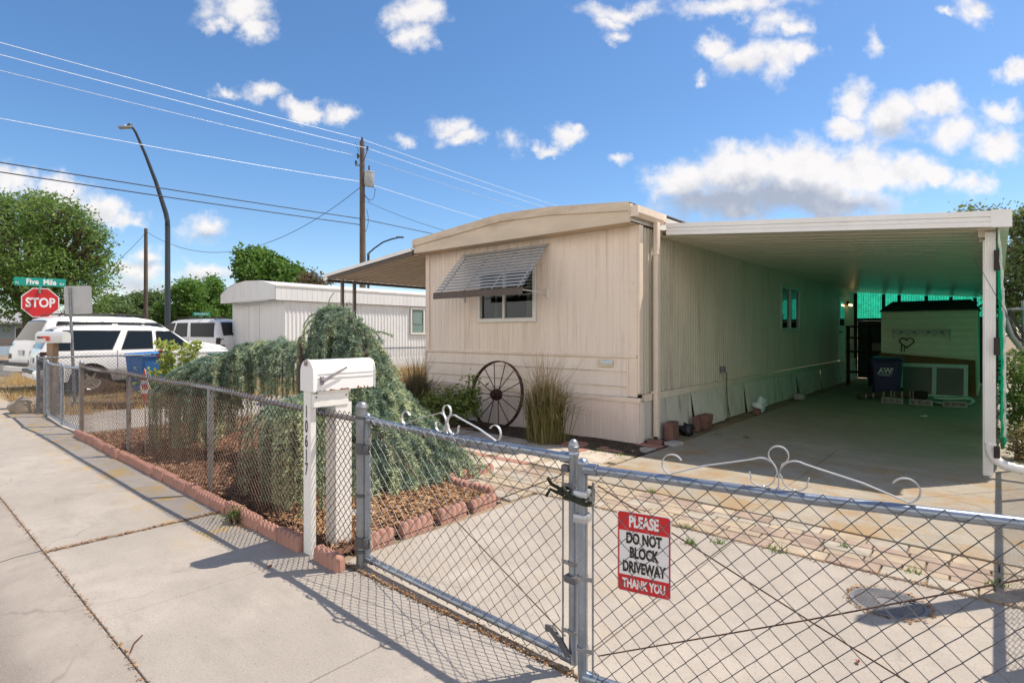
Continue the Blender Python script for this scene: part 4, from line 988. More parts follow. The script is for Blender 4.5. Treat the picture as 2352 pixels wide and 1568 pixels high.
# far mailbox
fm = P(121, 822, 11.3); fmx = thing('mailbox', 'silver-white mailbox with a raised red flag on a bare brown post', 'mailbox', (fm.x, fm.y, 0), HROT+R(35))
fmx.location = (fm.x, fm.y, 0)
T_ = Matrix.Translation((0,0,0))
mb = MB(); mb.box(-.07,.07,-.07,.07,-.1,1.31,.006); mb.build('post', wood_tan, fmx)
mb = MB(); mb.T = Matrix.Rotation(R(-90),4,'Z'); mailbox_shell(mb, .2, .23, .60, -.29, 1.315); mb.build('box', M('silver mailbox', (.66,.66,.65), .35, .35, .06, 6, 60, .05), fmx, 40)
mb = MB(); mb.box(-.23,-.12,-.112,-.104,1.40,1.445); mb.build('flag_mount', M('dark mount', (.10,.09,.10), .5), fmx)
mb = MB(); mb.box(-.16,.03,-.124,-.114,1.415,1.445,.002); mb.box(-.03,.03,-.124,-.114,1.355,1.416,.002); mb.build('flag', M('flag red', (.70,.06,.035), .45), fmx)

# ================================================================== WAGON WHEEL
wh = hthing('wagon_wheel', 'rusty iron spoked wagon wheel leaning on the front of the beige home', 'wagon wheel', -2.28, -.30)
lean = R(9); mb = MB(); RW = .54; cz_ = RW+.0
TT = Matrix.Translation((0,-.16,0)) @ Matrix.Rotation(-lean,4,'X'); mb.T = TT
mb.lathe([(RW-.018,-.03),(RW,-.03),(RW,.03),(RW-.018,.03),(RW-.018,-.03)], 56, (0,0,RW), 'y', False); mb.build('rim', rust, wh, 40)
for k in range(14):
    a = 2*math.pi*k/14; s_ = .03 if k % 2 else -.03; mb = MB(); mb.T = TT
    mb.tube([(.07*math.cos(a), s_, RW+.07*math.sin(a)), ((RW-.014)*math.cos(a), s_*.2, RW+(RW-.014)*math.sin(a))], .0075, 6); mb.build('spoke', rust, wh)
mb = MB(); mb.T = TT; mb.lathe([(.03,-.10),(.05,-.10),(.055,-.06),(.085,-.05),(.095,0),(.085,.05),(.055,.06),(.05,.09),(.03,.09)], 18, (0,0,RW), 'y'); mb.build('hub', M('dark red hub', (.045,.014,.014), .7, .2, .3, 14, 90, .3), wh, 40)
# ================================================================== FOLIAGE TOOLS
def rotz(v, a): return np.array([v[0]*math.cos(a)-v[1]*math.sin(a), v[0]*math.sin(a)+v[1]*math.cos(a), v[2]])
def leaf_quads(C, size, aspect=.5, up=.3):
    """diamond leaves with random orientation around the points C"""
    n = len(C); t = RNG.normal(size=(n,3)); t[:,2] *= .7; t /= np.linalg.norm(t, axis=1)[:,None]
    q = RNG.normal(size=(n,3)); q[:,2] += up*2; s_ = np.cross(t, q); s_ /= np.linalg.norm(s_, axis=1)[:,None]+1e-9
    L = (size*RNG.uniform(.6,1.35,n))[:,None]; w = L*aspect
    V = np.empty((n*4,3)); V[0::4] = C-t*L*.5; V[1::4] = C+s_*w*.5+t*L*.05; V[2::4] = C+t*L*.5; V[3::4] = C-s_*w*.5+t*L*.05
    return V
def crown_points(blobs, n, shell=.5, clump=9, spread=.16):
    vol = np.array([b[1][0]*b[1][1]*b[1][2] for b in blobs])**.75; vol /= vol.sum(); m = n//clump
    idx = RNG.choice(len(blobs), m, p=vol); c = np.array([b[0] for b in blobs])[idx]; r = np.array([b[1] for b in blobs])[idx]
    d = RNG.normal(size=(m,3)); d /= np.linalg.norm(d, axis=1)[:,None]
    rad = (shell+(1-shell)*RNG.random(m))**.8
    # lumpy surface: some directions stick out, others sink in
    lump = np.array([mnoise.noise(Vector(x)*2.2+Vector((float(i_),0,0))) for x, i_ in zip(d, idx)])
    p = c+d*r*(rad*(1+.55*lump))[:,None]
    p = np.repeat(p, clump, 0); return p+RNG.normal(size=p.shape)*spread*np.array([1,1,.75])
def tree(name, label, base, blobs, n, leaf, mat, trunk=.2, fork=.35, group=None, cat='tree', clump=9, spread=.16, aspect=.5, shell=.45, barkm=None):
    base = Vector(base); t = thing(name, label, cat, base, 0, group)
    bl = [((b[0][0]-base.x, b[0][1]-base.y, b[0][2]-base.z), b[1]) for b in blobs]
    p = crown_points(bl, n, shell, clump, spread); raw('crown', leaf_quads(p, leaf, aspect), 4, mat, t)
    mb = MB(); top = max(b[0][2]+b[1][2]*.4 for b in bl); low = min(b[0][2]-b[1][2] for b in bl); fz = max(.3, low+fork*(top-low)*.3)
    mb.tube([(0,0,-.1),(.03,0,fz*.5),(0,.02,fz)], [trunk*1.25, trunk, trunk*.85], 9)
    for c, r in bl:
        c = Vector(c); st = Vector((0,0,fz)); mid = st.lerp(c, .5)+Vector((RNG.normal(0,.1), RNG.normal(0,.1), .2))
        mb.tube([st, mid, c], [trunk*.55, trunk*.35, trunk*.12], 6)
        for _ in range(5):
            d = Vector(RNG.normal(size=3)).normalized(); e = c+Vector((d.x*r[0], d.y*r[1], d.z*r[2]))*.85
            mb.tube([mid.lerp(c,.6), mid.lerp(e,.6)+Vector((0,0,.05)), e], [trunk*.2, trunk*.12, trunk*.04], 5)
    mb.build('trunk', barkm or bark, t, True); return t
lf_ash = leafmat('ash leaves', (.045,.105,.022), (.115,.21,.045), (.23,.32,.09), .5, .4)
lf_maple = leafmat('maple leaves', (.04,.11,.02), (.09,.19,.035), (.16,.27,.055), .5, .35)
lf_mid = leafmat('far leaves', (.06,.12,.05), (.11,.18,.07), (.18,.24,.09), .55, .35)
lf_right = leafmat('elm leaves', (.06,.10,.03), (.13,.18,.06), (.22,.26,.10), .55, .4)
lf_red = leafmat('plum leaves', (.10,.06,.04), (.16,.10,.07), (.14,.16,.06), .6, .3)
lf_bush = leafmat('bush leaves', (.04,.09,.02), (.09,.16,.035), (.19,.24,.06), .5, .35)
# big tree at the left edge
def pb(u, v, Y, ru, rv, ry): c = P(u, v, Y); return (tuple(c), (ru/F*Y, ry, rv/F*Y))
Y_ = 31
tree('ash_tree', 'large spreading green tree behind the stop sign at the left edge', (P(70,766,Y_).x, Y_, 0),
     [pb(30,500,Y_,70,55,2.2),pb(120,500,Y_-1,75,50,2.2),pb(60,580,Y_-1.5,100,70,2.6),pb(165,560,Y_,70,60,2.2),pb(205,620,Y_+.5,52,60,1.8),pb(130,640,Y_-1.5,90,60,2.4),pb(-40,560,Y_,80,90,2.5),pb(20,660,Y_-1,80,50,2.2),pb(200,690,Y_,60,35,1.6),pb(95,458,Y_,34,20,1.2),pb(40,715,Y_-1.2,50,32,1.2)]+[pb(70+170*math.cos(R(q))*(1 if q%2 else .92),585-125*math.sin(R(q)),Y_-1+.05*(q%7),18,15,.8) for q in range(-8,175,9)],
     31000, .20, lf_ash, .42, clump=10, spread=.19, aspect=.42, shell=.45)
for i, (u, v, ru, rv, Yt, mt, lab) in enumerate(((262,712,36,30,46,lf_mid,'small pale green tree beyond the stop sign'),(345,704,46,40,52,lf_mid,'rounded green tree behind the wooden pole without wires'),
        (425,690,52,56,50,lf_maple,'dark green tree beyond the leaning street lamp'),(490,692,40,54,54,lf_maple,'dark green tree touching the roof of the white neighbouring home'),(300,724,40,24,60,lf_mid,'low far tree behind the parked white vehicles'))):
    rr = random.Random(i+4); bl = []
    for _ in range(26):
        x = rr.uniform(-1,1); top = (1-abs(x)**1.6)*rr.uniform(.45,1.05); h_ = rr.uniform(-.95, top); s_ = rr.uniform(.16,.34)
        bl.append(pb(u+x*ru, v-h_*rv, Yt+rr.uniform(-1.6,1), ru*s_*.8, rv*s_*1.25, 1.2))
    tree('broadleaf_tree', lab, (P(u,766,Yt).x, Yt, 0), bl, 15000, .26, mt, .22, group='trees along the far street', clump=6, spread=.22, aspect=.55)
fw_ = [pb(u, 742-RNG.uniform(0,16), RNG.uniform(62,75), 34, 24, 2.5) for u in range(-60, 1000, 26)]+[pb(u, 735-RNG.uniform(0,30), RNG.uniform(40,50), 34, 40, 2.5) for u in range(2290, 2600, 26)]
o = raw('far_trees', leaf_quads(crown_points(fw_, 26000, .3, 7, .35), .42, .6), 4, lf_mid); tag(o, 'low dark band of far trees along the horizon', 'trees', None, 'stuff')
Yt = 40
tree('maple_tree', 'dense dark green tree behind the bowed roof of the white home', (P(625,766,Yt).x, Yt, 0), [pb(590,612,Yt,26,30,1.6),pb(622,630,Yt-1,40,34,2),pb(660,642,Yt,36,26,1.8),pb(566,590,Yt,15,16,1),pb(596,588,Yt,20,14,1.2),pb(690,644,Yt-.5,20,15,1),pb(572,632,Yt,20,20,1.2),pb(640,606,Yt,14,12,.8),pb(672,622,Yt,16,12,.8),pb(555,612,Yt,10,12,.6),pb(610,600,Yt-1,24,20,1)], 17000, .27, lf_maple, .3, clump=7, spread=.26, aspect=.7)
tree('plum_tree', 'thin reddish tree showing above the roof of the white home', (P(715,766,38).x, 38, 0), [pb(705,648,38,16,16,.8),pb(735,652,38,20,10,.8),pb(718,640,38,14,12,.7)], 1500, .2, lf_red, .15, clump=5, spread=.3)
# right edge tree, airy
Y_ = 13.5
tree('elm_tree', 'airy light green tree behind the green shade cloth at the right edge', (P(2420,766,Y_).x, Y_, 0),
     [pb(2350,600,Y_,42,60,.8),pb(2330,690,Y_-.3,42,50,.8),pb(2400,560,Y_,60,70,1),pb(2420,680,Y_,70,70,1),pb(2335,520,Y_+.2,18,34,.4),pb(2320,640,Y_,30,40,.5),pb(2225,480,Y_+.6,22,14,.3),pb(2280,482,Y_+.5,14,12,.3),pb(2370,500,Y_,30,30,.6)],
     14000, .095, lf_right, .14, clump=8, spread=.10, aspect=.5, shell=.25)
def bush(name, label, base, blobs, n, leaf, mat, cat='bush', group=None, stems=14, clump=6, spread=.06, aspect=.5, stem_mat=None):
    base = Vector(base); t = thing(name, label, cat, base, 0, group); bl = [((b[0][0]-base.x,b[0][1]-base.y,b[0][2]-base.z),b[1]) for b in blobs]
    raw('leaves', leaf_quads(crown_points(bl, n, .3, clump, spread), leaf, aspect), 4, mat, t); mb = MB()
    for k in range(stems):
        c, r = bl[k % len(bl)]; d = Vector(RNG.normal(size=3)).normalized(); e = Vector(c)+Vector((d.x*r[0],d.y*r[1],abs(d.z)*r[2]))*.8
        mb.tube([(RNG.normal(0,.05), RNG.normal(0,.05), -.02), Vector(e)*.5+Vector((0,0,.05)), e], [.012,.008,.003], 5)
    mb.build('stems', stem_mat or bark, t); return t
Yb = 8.4
bush('leafy_shrub', 'untidy green shrub outside the shade cloth at the right edge', tuple(P(2345,766,Yb).xy)+(0,), [pb(2340,850,Yb,36,44,.35),pb(2350,930,Yb-.2,40,50,.35),pb(2380,880,Yb,50,80,.5),pb(2338,990,Yb-.3,26,30,.25)], 3800, .06, lf_bush)
Yb = 6.6
bush('dry_shrub', 'dry brown twiggy shrub low by the downpipe outlet', tuple(P(2352,766,Yb).xy)+(0,), [pb(2335,1035,Yb,22,22,.2),pb(2360,1010,Yb,34,40,.3)], 900, .04, leafmat('dry leaves', (.15,.10,.05), (.27,.19,.10), (.22,.22,.08), .8, .2), stems=40)

# ================================================================== WEEPING CEDAR
def needles():
    t = NT('blue cedar needles'); g = t.n('ShaderNodeNewGeometry'); rnd = g.outputs['Random Per Island']; big = t.noise(2.2, 3, .6, t.coord('Object'))
    tn = t.n('ShaderNodeAttribute'); tn.attribute_name = 'tone'
    f = t.math('ADD', t.math('ADD', t.math('MULTIPLY', rnd, .25), t.math('MULTIPLY', big, .25)), t.math('MULTIPLY', tn.outputs['Fac'], .5))
    c = t.ramp(f, [(.12,(.045,.09,.07)),(.36,(.17,.27,.21)),(.60,(.38,.48,.33)),(.85,(.66,.70,.40))])
    b = t.n('ShaderNodeBsdfPrincipled'); t.l(c, b.inputs['Base Color']); b.inputs['Roughness'].default_value = .6; b.inputs['Specular IOR Level'].default_value = .2
    tr = t.n('ShaderNodeBsdfTranslucent'); t.l(c, tr.inputs[0]); ms = t.n('ShaderNodeMixShader'); ms.inputs[0].default_value = .22
    t.l(b.outputs[0], ms.inputs[1]); t.l(tr.outputs[0], ms.inputs[2]); t.l(ms.outputs[0], t.out.inputs[0]); return t.mat
m_needle = needles(); m_cbark = M('cedar bark', (.095,.078,.066), .9, 0, .3, 14, 80, .5, stretch=(1,1,.4))
CB = P(800, 766, 6.3); CB.z = 0
ced = thing('weeping_cedar', 'weeping blue green cedar sprawling over the bed behind the white mailbox', 'tree', CB)
NV = []; TONE = []; twigs = MB()
def strand(pts, rad=.04, step=.018, nn=10, dens=1.0):
    """foxtail of needles along a curve"""
    pts = np.array(pts, float); sg = np.diff(pts, axis=0); sl_ = np.linalg.norm(sg, axis=1); T = sl_.sum()
    if T < .05: return
    twigs.tube([Vector(p)-CB for p in pts], [.005*(1-.6*i/len(pts))+.001 for i in range(len(pts))], 4, False)
    cum = np.concatenate([[0], np.cumsum(sl_)]); q = np.repeat(np.arange(0, T, step/dens), nn); n = len(q)
    i = np.clip(np.searchsorted(cum, q, 'right')-1, 0, len(sl_)-1); t = (q-cum[i])/np.maximum(sl_[i], 1e-6)
    c = pts[i]+sg[i]*t[:,None]; ax = sg[i]/np.maximum(sl_[i], 1e-6)[:,None]
    lumpy = 1+.42*np.sin(q*46+RNG.uniform(0,6.28)); r = rad*RNG.uniform(.75,1.25,n)*(1-.3*q/T)*lumpy
    d = RNG.normal(size=(n,3)); d -= ax*(d*ax).sum(1)[:,None]*.7; d /= np.linalg.norm(d, axis=1)[:,None]+1e-9; d += ax*.35; d /= np.linalg.norm(d, axis=1)[:,None]
    sd = np.cross(d, RNG.normal(size=(n,3))); sd /= np.linalg.norm(sd, axis=1)[:,None]+1e-9; w = .0056
    V = np.empty((n*3,3)); V[0::3] = c-sd*w; V[1::3] = c+sd*w; V[2::3] = c+d*r[:,None]; NV.append(V)
    TONE.append(np.clip(RNG.uniform(-.1,.9)+.30*(q/T)**2+RNG.normal(0,.06,n), 0, 1))
def W3(u, v, Y): p = P(u, v, Y); return np.array([p.x, p.y, p.z])
def bez(a, b, c, n=7): return [a*(1-t)**2+b*2*t*(1-t)+c*t*t for t in [i/n for i in range(n+1)]]
limbs = MB()
def limb(pl_, r0, r1):
    pts = [Vector(W3(*p)) - CB for p in pl_]; fine = []
    for i in range(len(pts)-1):
        for k in range(4): fine.append(pts[i].lerp(pts[i+1], k/4)+Vector((RNG.normal(0,.006),RNG.normal(0,.006),RNG.normal(0,.006))))
    fine.append(pts[-1]); limbs.tube(fine, [r0+(r1-r0)*i/(len(fine)-1) for i in range(len(fine))], 9)
    return [np.array(p+CB) for p in fine]
trunk_path = [(860,1075,6.3),(858,960,6.3),(862,900,6.3),(850,850,6.35),(835,800,6.4),(800,755,6.4),(775,715,6.4),(762,706,6.35),(745,720,6.3),(728,755,6.25),(722,800,6.2)]
L_tr = limb(trunk_path, .085, .03)
L_top = limb([(772,714,6.4),(790,712,6.3),(808,736,6.2),(822,775,6.1),(842,815,5.95)], .05, .02)
L_left = limb([(850,860,6.35),(790,812,6.5),(720,800,6.7),(640,795,6.9),(575,805,6.9),(525,838,6.85),(490,868,6.8),(452,905,6.8)], .07, .025)
L_front = limb([(858,930,6.3),(780,925,5.9),(700,935,5.5),(650,950,5.25),(610,1000,5.1)], .055, .02)
def hang(c0, drop, out=(0,0,0), rad=.042, sway=.04, n=9, dens=1.0, nn=10):
    """arches out from the limb, then hangs straight down; stays inside the bed"""
    a = np.array(c0); o_ = np.array(out, float); e = a+o_+RNG.normal(size=3)*sway*np.array([1,1,0])
    h = toH(e); 
    if h.y < -4.66: h.y = -4.66+RNG.uniform(0,.1)
    if h.x < -4.95: h.x = -4.95+RNG.uniform(0,.15)
    e = np.array(H(h.x, h.y, 0)); L = np.linalg.norm(e[:2]-a[:2]); z1 = max(.05, a[2]-drop); pts = []
    for i in range(n+1):
        t = i/n; k = 1-(1-min(1, t/.55))**2; p = a+(e-a)*k; rise = .10*L*math.sin(min(1, t/.3)*math.pi)
        p[2] = a[2]+rise-(a[2]-z1)*t**1.45; pts.append(p)
    strand(pts, rad*RNG.uniform(.7,1.25), .018, nn, dens)
def along(L, t):
    x = t*(len(L)-1); i = min(int(x), len(L)-2); return L[i]+(L[i+1]-L[i])*(x-i)
dF = np.array([-.3,-.95,0]); dF /= np.linalg.norm(dF)   # towards the viewer
def gpt(u, v): Yg = EYE*F/(v-CV); return np.array([(u-CU)/F*Yg, Yg, .05])
# curtains below the left limb
for k in range(185):
    t = RNG.uniform(.20,.92); p = along(L_left, t)+np.array([0,0,.02]); side = RNG.choice([-1,1], p=[.3,.7])
    ln = RNG.uniform(.05,.36)*side; hang(p, RNG.uniform(.34,.66), dF*ln+np.array([RNG.normal(0,.06),0,0]), .044)
for k in range(75):                                     # crest of the left limb
    p = along(L_left, RNG.uniform(.22,.95)); d = RNG.normal(size=3)*.13; hang(p+np.array([0,0,.05]), RNG.uniform(.04,.22), (d[0], d[1]*1.5, 0), .046, .02, 6)
for k in range(115):                                    # left end trails down to the ground
    p = along(L_left, RNG.uniform(.72,1))+np.array([0,0,.03]); f_ = RNG.random(); e = gpt(RNG.uniform(288,520), RNG.uniform(965,1035)); o_ = (e-p); o_[2] = 0
    hang(p, 2 if f_ < .6 else RNG.uniform(.3,.8), o_*(RNG.uniform(.55,1) if f_ < .6 else RNG.uniform(.2,.7)), .046, .05, 9)
# the peak: curtains and right flank
for k in range(60):
    t = RNG.uniform(.60,1); p = along(L_tr, t); hang(p+np.array([0,0,.02]), RNG.uniform(.12,.40), dF*RNG.uniform(-.1,.20)+np.array([RNG.normal(.02,.04),0,0]), .034)
for k in range(95):
    t = RNG.uniform(0,.62); p = along(L_top, t); hang(p+np.array([RNG.normal(-.03,.07),RNG.normal(0,.07),.02]), RNG.uniform(.45,1.05), dF*RNG.uniform(.0,.28)+np.array([RNG.normal(-.04,.05),0,0]), .044)
for k in range(40):
    u = RNG.uniform(735,830); t = (u-730)/120; v = 775+RNG.uniform(-5,40)+60*abs(t-.35); p = W3(u, v, RNG.uniform(6.1,6.5)); hang(p, RNG.uniform(.5,1.1), dF*RNG.uniform(.0,.25), .042)
# right flank: short shoots layered in tiers over a concave cone that spreads to the ground
apex = W3(798, 745, 6.3); foot = np.array([-1.36, 5.92, .0])
for k in range(820):
    t = RNG.random()**.62; tier = math.floor(t*9)/9+(t*9-math.floor(t*9))*.07; an = R(RNG.uniform(-128,66)); rd = (.05+.30*tier+.52*tier**2.4)*(1+.16*math.sin(an*5+tier*9))
    o_ = np.array([math.cos(an), math.sin(an), 0]); c = apex+(foot-apex)*tier; p = c+o_*rd*RNG.uniform(.70,1.0)
    p[2] = max(.10, p[2]+RNG.uniform(-.04,.10)); ln = RNG.uniform(.12,.32)
    q = p+o_*ln*.75+np.array([0,0,.05]); e = p+o_*ln*1.05+np.array([0,0,-RNG.uniform(.12,.34)]); e[2] = max(.035, e[2]); q[2] = max(.06, q[2])
    strand(bez(p, q, e, 6), .050*RNG.uniform(.85,1.2))
# front clump leaning on the fence
for k in range(185):
    p = along(L_front, RNG.uniform(.34,.86))+RNG.normal(size=3)*np.array([.05,.05,.02])+np.array([0,0,.04]); f_ = RNG.random(); e = gpt(RNG.uniform(560,735), RNG.uniform(1080,1215)); o_ = e-p; o_[2] = 0
    hang(p, 2 if f_ < .5 else RNG.uniform(.2,.7), o_*(RNG.uniform(.5,1) if f_ < .5 else RNG.uniform(.1,.7)), .047, .05)
# wayward shoots
strand(bez(W3(757,707,6.35), W3(750,690,6.3), W3(768,672,6.3)), .012, .02, 5)
strand(bez(W3(840,765,6.1), W3(868,755,6.0), W3(902,772,5.9)), .034)
strand(bez(W3(745,735,6.3), W3(725,740,6.3), W3(712,790,6.25)), .022)
strand(bez(W3(738,760,6.3), W3(715,760,6.3), W3(708,830,6.25)), .026)
NVa = np.concatenate(NV); NVa -= np.array(CB); fo_ = raw('foliage', NVa, 3, m_needle, ced, 3); at_ = fo_.data.attributes.new('tone', 'FLOAT', 'FACE'); at_.data.foreach_set('value', np.concatenate(TONE).astype(np.float32))
limbs.build('trunk', m_cbark, ced, True); twigs.build('twigs', bark, ced)
for i, (u, v, Yk, zt, lab) in enumerate(((693,1000,6.35,1.46,'taller weathered round stake holding up the left arm of the cedar'),(740,1000,6.45,1.52,'weathered stake half hidden by the hanging cedar branches beside the mailbox'))):
    p = P(u, 766, Yk); mb = MB(); mb.lathe([(.04,-.1),(.04,zt-.01),(.03,zt),(.001,zt)], 10); o = mb.build('wooden_stake', wood_grey, None, 40); o.location = (p.x, p.y, 0); tag(o, lab, 'stake', 'stakes under the cedar')

# ================================================================== GARDEN PLANTS
def grass_clump(label, a, d, hgt, spread_, n, mats, seed):
    t = hthing('ornamental_grass', label, 'ornamental grass', a, d); rr = np.random.default_rng(seed)
    for nm, mt, m, hk in (('leaves', mats[0], n, .66), ('seed_stalks', mats[1], n//8, 1.0)):
        V = np.zeros((m*8, 3)); 
        for k in range(m):
            b = np.array([rr.normal(0,.10), rr.normal(0,.08), 0]); an = rr.uniform(0,6.28); h = hgt*hk*rr.uniform(.7,1.1); l = abs(rr.normal(0,spread_))*h
            w = .0056 if hk < .9 else .0034; s_ = np.array([-math.sin(an), math.cos(an), 0])*w; d_ = np.array([math.cos(an), math.sin(an), 0])
            drp = rr.uniform(.0,.5) if hk < .9 else rr.uniform(-.05,.12)
            pm = b+d_*l*.30+np.array([0,0,h*.66]); pt = b+d_*l+np.array([0,0,h*(1-drp*min(1,l/h*1.6))])
            V[k*8:k*8+8] = [b-s_, b+s_, pm+s_*.9, pm-s_*.9, pm-s_*.9, pm+s_*.9, pt+s_*.2, pt-s_*.2]
        raw(nm, V, 4, mt, t)
    return t
m_ogreen = leafmat('grass blade green', (.09,.11,.03), (.20,.20,.07), (.40,.31,.16), .7, .35); m_ostalk = leafmat('grass stalk', (.27,.19,.11), (.40,.30,.17), (.52,.42,.27), .8, .2); m_odark = leafmat('grass blade dark', (.055,.06,.03), (.12,.115,.06), (.24,.19,.11), .75, .3)
grass_clump('tall tan ornamental grass clump right of the wagon wheel', -1.02, -.72, 1.22, .42, 1700, (m_ogreen, m_ostalk), 1)
grass_clump('darker ornamental grass clump at the far left corner of the home', -3.95, -.62, 1.15, .42, 1300, (m_odark, m_odark), 2)
grass_clump('small green grass tuft behind the far corner of the home', -5.1, 1.6, .8, .25, 240, (m_ogreen, m_ostalk), 3)
m_peony = leafmat('peony leaves', (.05,.11,.02), (.13,.20,.04), (.30,.33,.11), .45, .3)
def bl(a, d, z, ra, rb, rc): c = H(a, d, z); return (tuple(c), (ra, rb, rc))
bush('leafy_perennial', 'low glossy green leafy perennial in front of the wagon wheel', tuple(H(-2.95,-.75,0)), [bl(-3.0,-.85,.34,.36,.26,.26),bl(-2.66,-.74,.38,.28,.22,.24),bl(-2.55,-.68,.62,.14,.10,.22),bl(-3.35,-.8,.30,.22,.20,.2)], 2300, .085, m_peony, 'plant', aspect=.38, spread=.08)
m_holly = leafmat('hollyhock leaves', (.16,.25,.04), (.30,.38,.08), (.48,.50,.15), .55, .4)
p_ = P(405, 766, 12.0)
hk = thing('hollyhock', 'yellow green hollyhock plant with tall spikes behind the rusty fence', 'plant', (p_.x, p_.y, 0)); mb = MB(); sp = []
for k, (du, top) in enumerate(((-.36,1.38),(-.10,1.33),(.18,1.30),(.45,1.35),(-.22,1.05),(.3,1.0))):
    x = du*1.0; mb.tube([(x*.35,RNG.normal(0,.1),0),(x*.8,0,.6),(x,0,top)], [.012,.009,.004], 6)
    for q in range(70):
        z = RNG.uniform(.25,1)*top; sp.append((x*(.4+.6*z/top)+RNG.normal(0,.05*(1.5-z/top)), RNG.normal(0,.06), z))
for q in range(420): sp.append((RNG.normal(0,.36), RNG.normal(0,.16), abs(RNG.normal(.35,.22))))
raw('leaves', leaf_quads(np.repeat(np.array(sp),3,0)+RNG.normal(size=(len(sp)*3,3))*.03, .085, .75), 4, m_holly, hk); mb.build('stems', M('green stem', (.14,.18,.05), .6), hk)
mb = MB()
for x, z in ((-.33,1.02),(.40,.66),(-.30,1.12)): mb.ball((x,-.07,z), (.04,.02,.04), 8, 5)
mb.build('flower', M('dark red bloom', (.28,.02,.05), .6), hk, True)
bush('yellow_shrub', 'low yellowing shrub at the foot of the hollyhock', tuple(P(425,766,11.6).xy)+(0,), [pb(425,890,11.6,34,22,.3),pb(400,900,11.4,24,16,.25)], 900, .055, leafmat('yellow leaves', (.25,.20,.02), (.45,.36,.04), (.55,.42,.08), .6, .4))
bush('sidewalk_weed', 'small green weed sprouting over the red edging onto the sidewalk', tuple(H(-.86,-5.02,0)), [bl(-.82,-4.98,.07,.08,.05,.05),bl(-.92,-5.0,.04,.06,.04,.035)], 120, .035, m_peony, 'weed', stems=8, spread=.03)
# ================================================================== THINGS IN THE CARPORT
m_shed = M('shed cream siding', (.88,.84,.64), .6, 0, .06, 3, 60, .05, .3, dirt=(.68,.62,.46), dirtamt=.3, stretch=(.5,1,1))
shd = hthing('storage_shed', 'small cream sheet metal shed with a dark roof inside the carport', 'shed', 2.4, 10.4)
mb = MB(); pts = [(0.0,.05)]; z = .05
while z < 2.05: z1 = min(z+.155, 2.08); pts += [(-.012, z+.004), (-.012, z+.115), (.028, z+.122), (.028, z+.150), (-.012, z1)]; z = z1
vs = [(-.92, y, z) for y, z in pts]+[(.92, y, z) for y, z in pts]; n = len(pts); mb.add(vs, [(i, n+i, n+i+1, i+1) for i in range(n-1)])
mb.box(-.97,-.92,-.02,.03,.03,2.09,.003); mb.box(.92,.97,-.02,.03,.03,2.09,.003); mb.box(-.96,-.94,.03,2.0,.03,2.08); mb.box(.94,.96,.03,2.0,.03,2.08); mb.build('wall', m_shed, shd)
mb = MB(); mb.add([(-1.0,-.06,2.09),(1.0,-.06,2.09),(.82,.8,2.36),(-.82,.8,2.36),(-1.0,2.05,2.09),(1.0,2.05,2.09),(-1.0,-.06,2.06),(1.0,-.06,2.06)], [(0,1,2,3),(3,2,5,4),(0,3,4),(1,5,2),(0,6,7,1)]); mb.build('roof', M('shed roof', (.05,.055,.05), .7, 0, .2, 4, 60, .2), shd)
hs_ = hthing('wall_shelf', 'white heart-cut peg shelf hung on the cream shed', 'shelf', 2.27, 10.37, 1.40); m_shelf = M('shelf cream', (.60,.58,.50), .6)
mb = MB(); mb.box(-.60,.60,-.12,.0,.19,.21,.003); mb.build('ledge', m_shelf, hs_)
mb = MB(); pts = [(-.55,.185),(.55,.185)]+[(.55-1.1*i/48, .07+.035*math.cos(i*math.pi/4)) for i in range(49)]; mb.prism(pts, -.03, -.01); mb.build('scalloped_back', m_shelf, hs_)
mb = MB()
for x in (-.57,.57): mb.prism([(-.11,.19),(-.005,.19),(-.005,-.06),(-.03,-.04),(-.03,.06)], x-.012, x+.012, 'x')
mb.build('side_bracket', m_shelf, hs_)
mb = MB()
for x in (-.4,-.13,.15,.42): mb.prism([(x+.035*(16*math.sin(t)**3)/16, .13+.035*(13*math.cos(t)-5*math.cos(2*t)-2*math.cos(3*t)-math.cos(4*t))/16) for t in [2*math.pi*i/20 for i in range(20)]], -.033, -.0302)
mb.build('heart_cutout', M('heart dark', (.2,.18,.15), .8), hs_)
hw = hthing('heart_wreath', 'brown twig heart wreath hanging under the peg shelf', 'wreath', 1.98, 10.34, 1.14); mb = MB()
pts = [(.15*16*math.sin(t)**3/16, -.02+.006*math.sin(9*t), .14+.14*(13*math.cos(t)-5*math.cos(2*t)-2*math.cos(3*t)-math.cos(4*t))/16) for t in [2*math.pi*i/40 for i in range(40)]]
mb.tube(pts, .014, 6, closed=True); mb.tube([(-.10,-.02,.1),(-.11,-.02,-.10)], .012, 5); mb.tube([(-.04,-.02,.04),(-.05,-.02,-.10)], .012, 5); mb.build('twigs', M('twig brown', (.14,.06,.03), .9), hw, True)
